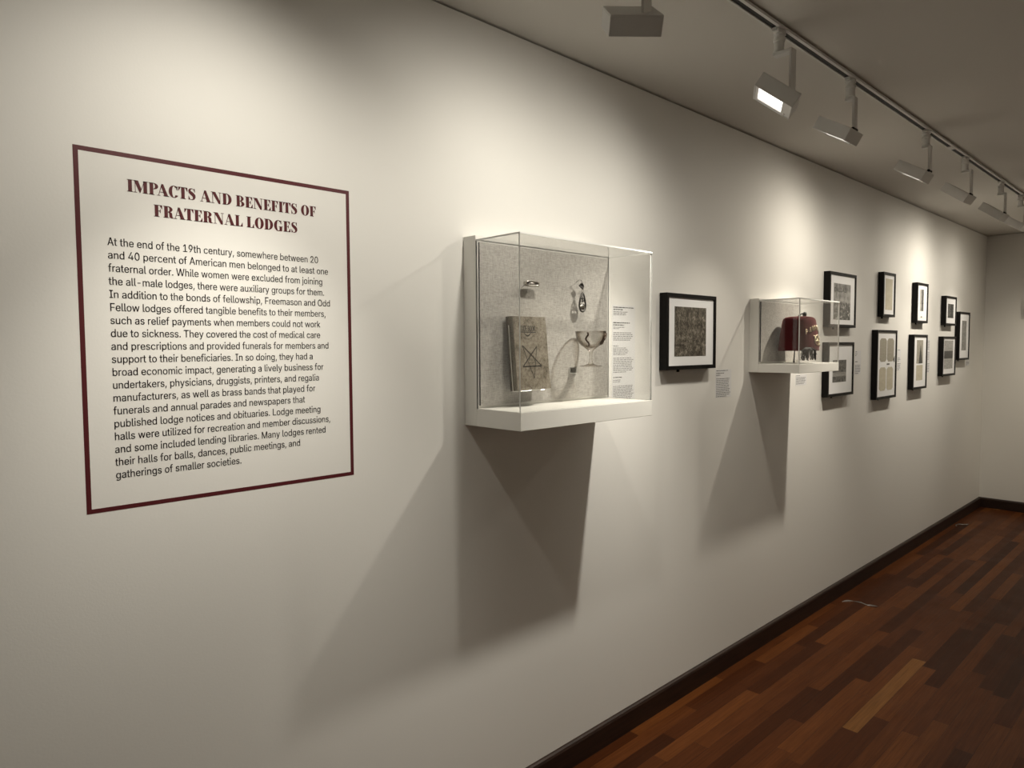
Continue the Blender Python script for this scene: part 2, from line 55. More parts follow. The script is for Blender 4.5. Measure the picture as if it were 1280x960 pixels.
TAPES = [(4.570, -.150, -1.05, .20, 'crumpled clear tape scrap on the floor, nearer one by the skirting'), (7.24, -.075, -.15, .16, 'crumpled clear tape scrap on the floor, farther one near the corner')]
GLYPHS = '''{",":[188,[[53,-119,38,-119,48,-56,58,8,68,71,91,71,114,71,137,71,119,8,102,-56,84,-119,69,-119]]],"-":[453,[[263,244,337,244,337,226,337,207,337,188,263,188,188,188,114,188,114,207,114,226,114,244,188,244]]],".":[188,[[108,-4,95,-4,83,-4,72,0,63,9,54,18,50,28,50,41,50,54,54,65,63,73,72,82,83,87,95,87,108,87,119,82,128,73,137,65,141,54,141,41,141,28,137,18,128,9,119,0]]],"0":[453,[[264,-7,227,-7,189,-7,157,3,130,24,103,45,83,74,69,113,55,152,48,199,48,254,48,309,55,356,69,395,83,434,104,464,130,484,157,505,189,516,227,516,264,516,296,505,323,484,350,464,370,434,384,395,398,356,405,309,405,254,405,199,398,152,384,113,370,74,350,45,323,24,297,3],[202,50,227,50,252,50,273,58,290,74,308,90,321,113,330,144,339,174,344,211,344,254,344,297,339,334,330,365,321,395,308,419,290,435,273,451,252,460,227,460,202,460,180,451,163,435,146,419,132,395,123,365,114,334,109,297,109,254,109,211,114,174,123,144,132,113,146,90,163,74,180,58]]],"1":[453,[[181,0,76,0,76,18,76,36,76,55,181,55,286,55,391,55,391,36,391,18,391,0,286,0],[250,509,276,509,276,339,276,170,276,0,255,0,234,0,212,0,212,149,212,299,212,448,211,448,210,448,209,448,168,418,127,388,86,358,86,381,86,404,86,427,123,454,161,481,198,509,224,509]]],"2":[453,[[172,0,64,0,64,16,64,32,64,47,121,108,177,168,234,229,254,249,270,267,282,282,295,298,304,313,311,327,317,341,320,356,320,371,320,390,316,405,308,419,299,432,288,442,273,449,259,456,242,460,224,460,204,460,187,456,172,447,158,439,147,428,139,413,131,399,127,382,127,362,107,362,86,362,66,362,66,392,72,419,86,442,100,465,119,483,143,496,167,509,194,516,225,516,255,516,282,509,306,497,329,484,348,467,361,445,374,424,381,399,381,372,381,354,378,335,371,318,364,300,353,280,336,259,319,237,296,211,267,180,229,140,191,100,153,60,153,59,153,58,153,57,231,57,310,57,389,57,389,38,389,19,389,0,281,0]]],"4":[453,[[164,105,40,105,40,123,40,141,40,158,109,275,178,392,247,509,268,509,289,509,311,509,243,394,176,280,109,166,109,165,109,164,109,163,210,163,312,163,413,163,413,144,413,125,413,105,289,105],[302,0,282,0,282,40,282,81,282,121,282,130,282,138,282,146,282,203,282,260,282,318,302,318,322,318,343,318,343,212,343,106,343,0,322,0]]],"9":[453,[[195,516,226,516,258,516,286,508,310,494,335,480,354,460,368,434,382,409,389,380,389,347,389,323,383,297,373,270,362,243,343,209,315,168,277,112,239,56,200,0,177,0,154,0,130,0,187,83,244,165,301,248,303,248,305,248,307,248,303,238,296,229,287,221,279,213,269,207,257,202,245,197,232,195,218,195,187,195,160,201,137,214,114,227,96,245,83,269,70,292,64,320,64,352,64,384,71,412,85,436,99,461,118,480,143,494,167,508],[246,460,226,460,207,460,189,456,174,446,159,437,147,424,138,407,130,391,125,372,125,352,125,330,130,312,138,295,147,279,159,266,174,257,189,248,207,243,226,243,246,243,263,248,279,257,294,266,306,279,314,295,323,311,327,330,327,350,327,372,323,391,314,407,306,424,294,437,279,446,264,456]]],"A":[480,[[39,0,16,0,78,170,140,339,201,509,226,509,251,509,276,509,338,339,401,170,463,0,440,0,418,0,395,0,359,101,323,202,287,302,281,321,273,344,264,372,255,400,245,435,232,478,236,478,241,478,245,478,233,435,222,399,213,371,204,343,196,320,191,302,155,202,120,101,85,0,62,0],[197,142,110,142,110,161,110,180,110,199,197,199,283,199,370,199,370,180,370,161,370,142,283,142]]],"B":[456,[[122,0,60,0,60,170,60,339,60,509,120,509,181,509,241,509,276,509,306,503,329,491,352,479,369,462,381,442,392,422,398,399,398,374,398,352,394,334,387,320,379,306,369,294,356,286,344,277,330,271,315,267,315,265,315,264,315,262,331,261,347,255,363,245,379,235,392,221,402,203,413,185,418,163,418,136,418,111,412,87,400,67,388,46,370,30,344,18,319,6,287,0,247,0,184,0],[125,115,125,57,165,57,205,57,245,57,284,57,313,65,330,80,347,95,355,114,355,137,355,154,351,170,342,184,334,198,321,209,306,218,290,227,271,231,248,231,207,231,166,231,125,231,125,173],[125,341,125,285,162,285,200,285,238,285,257,285,273,289,288,296,303,303,315,313,323,326,332,339,336,355,336,372,336,395,328,414,313,429,297,444,273,452,240,452,202,452,163,452,125,452,125,396]]],"C":[510,[[293,-7,267,-7,223,-7,184,4,150,25,116,46,89,76,70,115,50,154,40,201,40,254,40,308,50,354,70,393,89,432,116,462,150,484,184,505,223,516,267,516,293,516,317,512,340,504,363,497,384,486,402,471,420,457,436,439,448,418,460,398,468,374,473,348,451,348,430,348,408,348,404,366,398,381,389,395,381,408,370,419,357,428,345,438,331,444,315,449,300,454,284,456,267,456,236,456,208,448,184,432,159,417,139,394,125,364,111,334,103,297,103,254,103,211,111,175,125,145,140,115,159,92,184,76,209,61,236,53,267,53,284,53,300,55,315,60,331,65,345,71,357,81,370,90,381,101,389,114,398,128,404,143,408,160,430,160,451,160,473,160,469,135,460,111,448,91,436,70,421,52,402,38,384,23,363,12,341,5,318,-3]]],"D":[502,[[271,0,219,0,178,0,137,0,96,0,96,19,96,38,96,57,136,57,175,57,215,57,256,57,291,65,318,81,345,97,366,119,379,149,392,179,399,214,399,255,399,296,392,331,379,361,366,390,346,412,320,428,293,444,260,452,221,452,178,452,136,452,93,452,93,471,93,490,93,509,137,509,181,509,225,509,275,509,317,499,353,478,388,458,415,429,433,391,452,353,462,308,462,255,462,202,452,157,433,119,414,81,387,51,351,31,314,10],[103,509,125,509,125,339,125,170,125,0,103,0,82,0,60,0,60,170,60,339,60,509,82,509]]],"E":[419,[[165,0,60,0,60,170,60,339,60,509,164,509,268,509,372,509,372,490,372,471,372,452,290,452,207,452,125,452,125,396,125,341,125,286,202,286,278,286,355,286,355,267,355,248,355,229,278,229,202,229,125,229,125,172,125,114,125,57,208,57,292,57,375,57,375,38,375,19,375,0,270,0]]],"F":[410,[[82,0,60,0,60,170,60,339,60,509,163,509,266,509,369,509,369,490,369,471,369,452,288,452,206,452,125,452,125,394,125,336,125,278,198,278,272,278,346,278,346,259,346,240,346,221,272,221,198,221,125,221,125,147,125,74,125,0,103,0]]],"I":[300,[[111,0,31,0,31,19,31,38,31,57,60,57,89,57,118,57,118,189,118,320,118,452,89,452,60,452,31,452,31,471,31,490,31,509,111,509,190,509,269,509,269,490,269,471,269,452,240,452,212,452,183,452,183,320,183,189,183,57,212,57,240,57,269,57,269,38,269,19,269,0,190,0]]],"K":[467,[[146,189,104,145,104,169,104,193,104,216,116,232,128,247,139,261,151,275,162,290,174,303,187,317,199,331,212,344,262,399,313,454,364,509,392,509,420,509,448,509,376,431,304,353,231,276,230,276,229,276,228,276,187,233],[82,0,60,0,60,170,60,339,60,509,82,509,103,509,125,509,125,451,125,392,125,334,124,298,124,261,124,225,124,214,124,204,125,193,125,129,125,64,125,0,103,0],[398,0,372,0,311,86,249,173,188,259,201,276,215,293,228,309,302,206,375,103,449,0,423,0]]],"L":[393,[[160,0,60,0,60,170,60,339,60,509,82,509,103,509,125,509,125,358,125,208,125,57,203,57,282,57,361,57,361,38,361,19,361,0,261,0]]],"M":[628,[[81,0,60,0,60,170,60,339,60,509,91,509,121,509,152,509,193,402,235,294,277,187,280,180,284,170,287,159,291,148,295,136,299,123,303,110,307,97,311,84,315,71,319,59,322,49,317,49,312,49,307,49,310,59,314,70,318,83,322,95,326,108,330,121,334,134,338,147,342,158,346,170,349,179,352,187,394,294,435,402,476,509,507,509,537,509,568,509,568,339,568,170,568,0,547,0,525,0,504,0,504,97,504,194,504,291,504,302,504,314,504,327,505,340,505,354,505,369,505,383,506,398,506,413,506,428,507,443,507,457,509,457,511,457,513,457,508,441,503,426,498,409,492,393,487,378,482,363,477,348,472,334,467,322,463,309,459,299,456,291,418,194,380,97,342,0,323,0,305,0,286,0,248,97,209,194,170,291,167,299,163,309,159,321,155,333,150,346,145,361,140,376,135,391,129,408,124,424,118,441,112,457,114,457,117,457,119,457,119,444,120,431,120,416,120,401,121,387,121,372,121,357,121,342,122,328,122,315,122,302,122,291,122,194,122,97,122,0,101,0]]],"O":[533,[[311,-7,267,-7,223,-7,184,4,150,25,116,46,90,76,70,115,50,154,40,201,40,254,40,308,50,354,70,393,90,432,116,462,150,484,184,505,223,516,267,516,311,516,350,505,384,484,418,462,444,432,464,393,483,354,493,308,493,254,493,201,483,154,464,115,444,76,418,46,384,25,350,4],[236,53,267,53,297,53,325,61,349,76,374,91,394,114,408,144,423,174,430,211,430,254,430,298,423,335,408,365,394,395,374,417,349,433,325,448,297,456,267,456,236,456,209,448,184,433,159,417,140,394,125,364,111,334,103,297,103,254,103,211,111,174,125,144,140,114,159,92,184,76,209,61]]],"R":[449,[[82,0,60,0,60,170,60,339,60,509,119,509,177,509,236,509,275,509,307,502,333,489,359,475,378,457,390,433,403,410,409,382,409,352,409,321,403,295,390,271,378,248,359,230,333,217,307,204,275,198,236,198,189,198,143,198,96,198,96,217,96,236,96,255,142,255,188,255,234,255,260,255,281,259,298,267,314,275,326,286,334,300,341,315,345,332,345,352,345,372,341,390,334,405,326,420,314,431,298,440,281,448,259,452,233,452,197,452,161,452,125,452,125,301,125,151,125,0,103,0],[378,0,353,0,312,76,271,153,230,229,254,229,279,229,303,229,344,153,386,76,428,0,403,0]]],"S":[447,[[263,-9,224,-9,187,-9,155,-3,128,9,100,21,79,38,64,60,49,82,40,107,38,137,60,137,82,137,104,137,106,117,112,101,123,88,134,75,149,65,166,59,184,52,203,49,224,49,247,49,268,53,286,60,304,68,319,78,329,92,340,105,346,121,346,139,346,155,341,169,332,179,323,189,311,198,296,205,281,211,264,217,245,222,224,228,204,234,184,239,142,251,109,268,86,289,63,311,52,339,52,372,52,401,60,426,75,448,90,469,111,486,138,498,164,510,194,516,227,516,261,516,290,510,316,498,342,486,362,469,377,449,392,428,400,404,401,378,380,378,358,378,337,378,335,403,323,423,302,437,281,451,256,459,225,459,203,459,184,455,167,448,151,441,138,431,129,418,120,406,115,391,115,376,115,358,120,344,131,334,142,323,154,314,169,308,184,302,199,297,212,293,230,289,247,284,264,279,279,275,295,270,312,264,328,257,344,248,359,238,373,227,385,214,395,198,404,181,408,162,408,139,408,111,401,86,386,64,372,41,351,24,323,11,296,-2]]],"T":[449,[[85,452,32,452,32,471,32,490,32,509,160,509,288,509,417,509,417,490,417,471,417,452,363,452,310,452,257,452,257,301,257,151,257,0,235,0,214,0,193,0,193,151,193,301,193,452,139,452]]],"W":[686,[[180,0,155,0,109,170,63,339,16,509,38,509,60,509,82,509,109,404,136,300,163,196,168,179,172,163,175,145,179,128,183,111,187,94,190,76,194,58,197,40,194,40,192,40,189,40,193,58,196,76,200,94,203,111,207,128,211,145,215,163,220,179,224,196,251,300,279,404,306,509,331,509,355,509,380,509,407,404,434,300,462,196,466,179,470,163,474,145,478,128,482,111,486,94,490,76,494,58,497,40,494,40,491,40,488,40,492,58,495,76,499,94,502,111,506,128,510,145,515,163,519,179,523,196,550,300,576,404,603,509,625,509,647,509,670,509,623,339,577,170,530,0,505,0,480,0,455,0,426,108,397,215,368,323,362,344,357,367,351,391,346,416,341,444,336,475,341,475,345,475,350,475,345,445,340,419,335,395,330,371,324,347,318,323,289,215,260,108,230,0,205,0]]],"a":[389,[[182,-9,160,-9,136,-9,114,-4,94,5,75,14,59,27,48,45,36,62,30,83,30,108,30,130,35,147,43,161,52,175,63,185,78,193,92,201,108,207,125,211,143,215,160,218,178,220,201,223,219,225,234,227,248,228,258,231,265,235,272,239,276,245,276,255,276,255,276,256,276,257,276,272,273,286,267,297,261,308,252,316,240,322,228,328,213,331,196,331,178,331,162,328,149,322,136,317,126,309,118,301,110,292,104,283,100,274,80,280,61,285,41,291,50,314,62,332,79,346,95,360,113,369,133,375,153,381,173,384,194,384,208,384,223,383,239,379,255,376,271,370,286,360,301,351,313,338,322,320,332,303,337,280,337,251,337,168,337,84,337,0,317,0,297,0,277,0,277,17,277,35,277,52,275,52,274,52,272,52,268,43,261,34,252,25,243,15,230,7,215,1,200,-5],[155,45,170,45,193,45,212,50,228,59,243,68,255,79,263,93,271,107,276,122,276,138,276,155,276,173,276,190,273,187,268,184,259,182,251,180,242,178,231,176,221,174,210,172,200,171,190,170,182,169,175,168,161,166,147,163,134,159,121,154,111,148,103,139,96,131,92,119,92,105,92,92,95,81,102,72,109,63,118,57,130,52,142,48]]],"b":[424,[[261,-8,229,-8,206,-8,187,-4,172,4,158,12,146,21,138,31,129,42,123,51,118,59,116,59,114,59,112,59,112,39,112,20,112,0,92,0,72,0,53,0,53,170,53,339,53,509,73,509,93,509,114,509,114,446,114,382,114,319,115,319,117,319,118,319,123,327,129,336,137,346,145,356,157,365,171,373,186,381,205,384,229,384,261,384,289,376,313,361,337,345,356,322,370,293,383,263,390,229,390,189,390,149,383,114,370,84,356,55,337,32,313,16,289,0],[197,47,220,47,244,47,263,53,279,66,295,78,308,95,316,117,324,138,328,162,328,189,328,216,324,240,316,261,308,282,296,299,280,311,264,324,244,330,220,330,197,330,177,324,161,312,145,300,133,284,125,263,117,242,113,217,113,189,113,161,117,136,125,115,133,94,146,77,162,65,178,53]]],"c":[396,[[226,-8,207,-8,173,-8,143,0,117,16,91,33,71,56,56,85,41,114,34,149,34,187,34,227,41,262,56,291,71,321,91,343,117,360,143,376,173,384,207,384,226,384,243,382,260,377,276,372,292,365,305,356,319,347,330,335,340,322,350,309,357,294,362,277,342,272,322,267,303,262,300,272,296,281,290,289,285,297,278,305,270,311,262,317,253,322,242,325,232,328,220,330,207,330,182,330,161,323,145,310,129,297,116,280,108,258,100,237,96,213,96,187,96,162,100,139,108,117,116,96,129,79,145,66,161,53,182,46,207,46,220,46,232,48,243,52,253,55,263,60,271,66,279,72,286,80,292,89,297,97,301,107,304,117,324,112,343,107,363,102,358,85,351,70,341,56,332,43,320,31,306,21,293,12,277,4,261,-1,244,-6]]],"d":[424,[[219,-8,195,-8,164,-8,136,0,111,16,87,32,68,55,55,84,41,114,34,149,34,189,34,229,41,263,55,293,69,322,88,345,112,361,136,376,164,384,196,384,219,384,238,381,253,373,268,365,279,356,287,346,296,336,302,327,306,319,308,319,309,319,311,319,311,382,311,446,311,509,331,509,351,509,372,509,372,339,372,170,372,0,352,0,332,0,313,0,313,20,313,39,313,59,311,59,309,59,307,59,302,51,295,42,287,31,278,21,267,12,252,4,238,-4],[181,47,205,47,227,47,247,53,263,65,279,77,291,94,299,115,308,136,312,161,312,189,312,217,308,242,300,263,292,284,279,300,263,312,247,324,228,330,205,330,181,330,161,324,145,311,129,299,116,282,108,261,100,240,96,216,96,189,96,162,100,138,109,117,117,95,129,78,145,66,161,53]]],"e":[404,[[238,-8,212,-8,175,-8,143,0,117,16,90,33,70,56,56,85,41,114,34,148,34,187,34,226,41,260,55,290,69,319,89,343,115,359,141,376,171,384,205,384,226,384,246,381,266,374,285,367,303,356,319,341,335,326,348,306,357,282,366,258,371,228,371,194,371,186,371,178,371,169,272,169,174,169,75,169,75,187,75,204,75,221,163,221,250,221,338,221,329,215,319,208,310,202,310,227,306,249,298,269,290,288,278,303,263,314,247,325,228,330,205,330,182,330,163,325,146,313,130,302,118,288,109,270,100,251,96,232,96,211,96,200,96,189,96,178,96,150,101,126,110,106,120,87,134,72,151,61,168,51,189,46,212,46,228,46,241,48,254,53,266,57,277,64,285,73,294,82,301,93,306,105,325,101,345,96,365,91,359,71,349,54,335,39,321,24,303,13,283,4,262,-4]]],"f":[254,[[154,379,228,379,228,362,228,344,228,327,154,327,80,327,6,327,6,344,6,362,6,379,80,379],[101,0,81,0,81,144,81,288,81,432,81,453,86,471,96,486,106,500,119,511,135,519,152,526,169,530,187,530,201,530,213,529,222,527,232,525,238,523,243,521,238,503,233,486,227,468,224,470,220,471,215,472,210,473,203,474,195,474,176,474,163,469,154,460,146,451,142,437,142,419,142,279,142,140,142,0,121,0]]],"g":[425,[[238,-151,207,-151,179,-151,155,-147,134,-140,113,-132,96,-123,82,-110,69,-98,58,-84,51,-69,67,-60,84,-50,101,-41,107,-49,113,-57,122,-66,130,-75,141,-82,154,-88,168,-94,186,-97,207,-97,238,-97,263,-90,282,-75,302,-60,311,-37,311,-6,311,19,311,44,311,68,310,68,308,68,306,68,301,60,295,51,287,41,278,32,267,23,252,16,238,8,219,5,195,5,164,5,137,12,113,27,88,41,69,62,55,90,41,118,34,152,34,191,34,230,41,264,55,293,69,322,88,345,112,361,137,376,165,384,196,384,220,384,239,381,253,373,268,365,280,356,288,346,297,336,303,327,308,319,309,319,311,319,313,319,313,339,313,359,313,379,333,379,353,379,372,379,372,250,372,121,372,-9,372,-42,365,-69,350,-90,335,-111,316,-126,291,-136,266,-146],[181,59,205,59,228,59,248,64,264,75,280,86,292,101,300,121,308,141,312,165,312,193,312,220,308,243,300,264,292,284,280,301,264,312,248,324,228,330,205,330,181,330,161,324,145,312,129,299,117,283,109,262,100,242,96,219,96,193,96,166,100,143,109,123,117,103,129,87,145,76,162,65]]],"h":[410,[[114,249,114,227,114,151,114,76,114,0,93,0,73,0,53,0,53,170,53,339,53,509,73,509,93,509,114,509,114,435,114,361,114,287,110,287,106,287,102,287,114,322,131,347,152,362,174,377,199,384,227,384,253,384,276,379,295,369,315,358,330,342,341,321,352,299,357,273,357,240,357,160,357,80,357,0,337,0,316,0,296,0,296,78,296,157,296,235,296,265,288,288,273,304,258,321,237,329,210,329,192,329,175,325,161,317,146,309,135,298,126,283,118,267]]],"i":[167,[[73,0,53,0,53,126,53,253,53,379,73,379,93,379,114,379,114,253,114,126,114,0,93,0],[95,443,84,443,72,443,62,447,54,455,45,462,41,472,41,483,41,494,45,504,54,512,62,520,72,524,84,524,95,524,106,520,114,512,122,504,126,494,126,483,126,472,122,462,114,455,106,447]]],"j":[167,[[53,243,53,379,73,379,93,379,114,379,114,243,114,106,114,-30,114,-53,110,-73,102,-90,93,-107,81,-120,65,-129,48,-138,28,-143,4,-143,-1,-143,-5,-143,-10,-143,-10,-124,-10,-105,-10,-87,-6,-87,-2,-87,2,-87,20,-87,32,-82,40,-72,49,-62,53,-48,53,-29,53,107],[95,443,83,443,72,443,62,447,53,455,45,462,41,472,41,483,41,494,45,504,53,512,62,520,72,524,83,524,95,524,105,520,114,512,122,504,126,494,126,483,126,472,122,462,114,455,105,447]]],"k":[381,[[132,158,110,137,110,162,110,187,110,212,113,212,117,212,121,212,175,268,230,323,284,379,310,379,335,379,360,379,301,319,243,259,184,199,182,199,179,199,177,199,155,178],[73,0,53,0,53,170,53,339,53,509,73,509,93,509,114,509,114,339,114,170,114,0,93,0],[320,0,294,0,245,62,197,124,148,186,162,200,177,214,191,229,252,152,312,76,372,0,346,0]]],"l":[189,[[147,-2,139,-2,110,-2,88,5,74,20,60,35,53,57,53,84,53,226,53,367,53,509,73,509,93,509,114,509,114,372,114,235,114,99,114,81,116,69,120,62,125,55,133,52,146,52,152,52,157,52,160,53,164,53,167,54,170,54,173,37,177,20,181,3,175,1,169,0,162,-1,154,-2]]],"m":[610,[[73,0,53,0,53,126,53,253,53,379,72,379,92,379,112,379,112,351,112,323,112,295,111,295,109,295,108,295,113,316,121,332,132,346,144,359,157,369,172,376,187,383,203,386,219,386,247,386,270,378,287,361,305,344,316,322,321,295,318,295,315,295,312,295,317,313,325,329,337,343,349,357,364,367,381,375,398,382,416,386,437,386,459,386,479,381,497,372,515,362,530,348,541,328,551,309,557,285,557,255,557,170,557,85,557,0,536,0,516,0,496,0,496,85,496,169,496,254,496,281,488,301,473,313,457,325,439,330,419,330,402,330,387,327,374,320,362,313,352,303,345,290,339,278,335,263,335,247,335,165,335,82,335,0,315,0,295,0,274,0,274,87,274,173,274,260,274,281,267,298,253,311,239,324,221,330,199,330,185,330,171,327,158,320,144,313,134,303,126,289,118,276,114,258,114,238,114,159,114,79,114,0,93,0]]],"n":[410,[[114,249,114,227,114,151,114,76,114,0,93,0,73,0,53,0,53,126,53,253,53,379,72,379,92,379,112,379,112,349,112,318,112,287,109,287,106,287,102,287,114,322,131,347,152,362,174,377,199,384,227,384,253,384,276,379,295,369,314,358,330,342,341,321,352,299,357,273,357,240,357,160,357,80,357,0,337,0,316,0,296,0,296,78,296,157,296,235,296,265,288,288,273,304,258,321,237,329,210,329,192,329,175,325,161,317,146,309,135,298,126,283,118,267]]],"o":[415,[[242,-8,207,-8,173,-8,143,0,117,16,91,33,71,56,56,85,41,114,34,149,34,187,34,227,41,262,56,291,71,321,91,343,117,360,143,376,173,384,207,384,242,384,273,376,299,360,325,343,345,321,359,291,374,262,381,227,381,187,381,149,374,114,359,85,345,56,325,33,299,16,273,0],[182,46,207,46,233,46,254,53,270,66,287,79,299,96,307,117,315,139,319,162,319,187,319,213,315,236,307,258,299,280,287,297,270,310,254,323,233,330,207,330,182,330,161,323,145,310,129,297,116,280,108,258,100,237,96,213,96,187,96,162,100,139,108,117,116,96,129,79,145,66,161,53]]],"p":[424,[[73,-143,53,-143,53,31,53,205,53,379,72,379,92,379,112,379,112,359,112,339,112,319,114,319,116,319,118,319,123,327,129,336,137,346,145,356,157,365,171,373,186,381,205,384,229,384,261,384,289,376,313,361,337,345,356,322,370,293,383,263,390,229,390,189,390,149,383,114,370,84,356,55,337,32,313,16,289,0,261,-8,229,-8,206,-8,187,-4,173,4,158,12,146,21,138,31,130,42,123,51,118,59,117,59,115,59,114,59,114,-8,114,-76,114,-143,93,-143],[197,47,220,47,244,47,263,53,279,66,295,78,308,95,316,117,324,138,328,162,328,189,328,216,324,240,316,261,308,282,296,299,280,311,264,324,244,330,220,330,197,330,177,324,161,312,145,300,133,284,125,263,117,242,113,217,113,189,113,161,117,136,125,115,133,94,146,77,162,65,178,53]]],"q":[424,[[372,31,372,-143,351,-143,331,-143,311,-143,311,-76,311,-8,311,59,309,59,308,59,306,59,302,51,295,42,287,31,278,21,267,12,252,4,238,-4,219,-8,195,-8,164,-8,136,0,111,16,87,32,68,55,55,84,41,114,34,149,34,189,34,229,41,263,55,293,69,322,88,345,112,361,136,376,164,384,196,384,219,384,238,381,253,373,268,365,279,356,287,346,296,336,302,327,307,319,309,319,311,319,313,319,313,339,313,359,313,379,332,379,352,379,372,379,372,205],[181,47,205,47,227,47,247,53,263,65,279,77,291,94,299,115,308,136,312,161,312,189,312,217,308,242,300,263,292,284,279,300,263,312,247,324,228,330,205,330,181,330,161,324,145,311,129,299,116,282,108,261,100,240,96,216,96,189,96,162,100,138,109,117,117,95,129,78,145,66,161,53]]],"r":[259,[[73,0,53,0,53,126,53,253,53,379,72,379,92,379,112,379,112,360,112,340,112,321,113,321,114,321,115,321,122,340,135,355,152,367,170,379,190,385,213,385,218,385,223,385,229,384,235,384,240,384,243,384,243,363,243,343,243,322,242,323,237,323,230,324,223,325,215,326,207,326,189,326,173,322,159,315,145,307,134,297,126,284,118,270,114,255,114,237,114,158,114,79,114,0,93,0]]],"s":[365,[[211,-8,182,-8,156,-8,133,-4,112,3,92,11,75,23,62,38,49,53,40,72,36,94,55,98,74,102,94,107,99,86,109,70,124,60,139,50,158,45,181,45,208,45,229,51,244,62,260,74,268,87,268,103,268,116,263,127,254,136,245,144,231,151,212,155,191,160,170,165,149,170,115,178,89,191,72,208,55,225,47,247,47,274,47,296,53,315,65,332,77,348,94,361,115,370,136,380,160,384,187,384,213,384,235,380,254,372,272,365,287,353,299,339,310,325,319,309,324,290,305,286,287,281,268,277,263,292,255,304,243,316,230,327,212,333,187,333,165,333,146,327,131,317,116,306,109,293,109,277,109,263,114,252,124,243,134,235,150,228,172,223,191,218,210,214,229,209,264,201,290,188,306,171,323,154,331,133,331,107,331,84,325,64,312,47,300,30,282,16,260,6,237,-3]]],"t":[227,[[138,379,204,379,204,362,204,344,204,327,138,327,72,327,6,327,6,344,6,362,6,379,72,379],[65,345,65,471,85,471,106,471,126,471,126,347,126,222,126,98,126,81,129,69,136,61,143,54,154,50,170,50,174,50,179,50,185,51,191,52,197,53,202,54,206,36,209,19,213,2,207,0,200,-2,192,-3,184,-4,176,-4,168,-4,136,-4,110,4,92,21,74,38,65,62,65,93,65,219]]],"u":[410,[[211,-5,182,-5,157,-5,134,0,115,11,95,21,80,37,69,59,58,80,53,107,53,139,53,219,53,299,53,379,73,379,93,379,114,379,114,301,114,222,114,144,114,114,121,91,137,75,152,58,173,50,200,50,218,50,235,54,249,62,264,70,275,81,283,97,292,112,296,131,296,153,296,228,296,304,296,379,316,379,337,379,357,379,357,253,357,126,357,0,337,0,318,0,298,0,298,31,298,61,298,92,301,92,304,92,307,92,295,57,279,32,257,17,235,2]]],"v":[389,[[184,0,163,0,114,126,66,253,17,379,40,379,62,379,84,379,111,305,138,230,165,155,174,132,181,110,187,87,193,64,199,42,206,21,198,21,191,21,184,21,191,42,197,64,203,87,209,110,216,132,224,155,251,230,278,305,305,379,327,379,349,379,371,379,323,253,275,126,226,0,205,0]]],"w":[567,[[158,0,138,0,99,126,61,253,23,379,44,379,66,379,87,379,103,324,118,269,133,214,140,191,147,165,154,137,161,108,168,76,175,41,172,41,168,41,165,41,172,75,179,106,186,135,193,163,199,190,206,214,221,269,237,324,252,379,273,379,295,379,316,379,332,324,347,269,362,214,368,190,375,164,382,136,388,107,395,76,402,41,399,41,395,41,391,41,399,75,406,107,413,135,420,164,427,190,434,214,449,269,465,324,480,379,502,379,523,379,545,379,506,253,468,126,429,0,409,0,389,0,368,0,352,57,335,114,319,172,314,189,309,207,305,225,300,243,295,261,291,280,286,299,281,318,277,338,281,338,286,338,291,338,286,319,281,299,277,280,272,261,267,243,263,225,258,206,253,189,248,172,231,114,215,57,199,0,178,0]]],"x":[379,[[44,0,21,0,71,73,121,145,171,218,171,202,171,187,171,171,124,240,76,310,29,379,52,379,76,379,100,379,116,355,132,330,147,306,160,287,170,270,179,253,188,237,198,221,207,206,197,206,186,206,175,206,185,221,194,237,202,253,211,270,221,287,233,306,249,330,266,355,282,379,305,379,328,379,352,379,304,309,256,239,209,169,209,184,209,199,209,214,258,143,308,71,358,0,334,0,310,0,287,0,268,28,249,57,231,85,219,103,209,120,200,136,191,152,182,167,173,182,183,182,194,182,205,182,195,167,186,152,178,136,170,120,160,103,148,85,129,57,110,28,91,0,68,0]]],"y":[389,[[51,-140,47,-139,52,-121,57,-103,61,-86,65,-86,68,-87,71,-87,83,-90,94,-91,104,-89,114,-87,122,-82,130,-74,138,-66,145,-53,151,-36,155,-24,159,-13,163,-1,114,126,66,252,17,379,40,379,62,379,84,379,111,305,138,230,165,155,174,132,181,109,187,87,193,64,199,42,206,21,198,21,191,21,184,21,190,42,196,64,202,87,209,110,216,132,224,155,251,230,278,305,305,379,327,379,349,379,371,379,316,234,260,88,204,-58,196,-78,187,-94,177,-107,166,-120,153,-129,139,-136,125,-142,109,-145,91,-145,81,-145,72,-144,65,-143,57,-142]]],"z":[380,[[141,0,42,0,42,15,42,30,42,46,112,137,183,228,254,320,254,321,254,322,254,323,185,323,117,323,48,323,48,342,48,361,48,379,143,379,238,379,333,379,333,363,333,347,333,331,264,241,195,150,126,60,126,59,126,58,126,56,197,56,268,56,339,56,339,38,339,19,339,0,240,0]]]," ":[188,[]]}'''
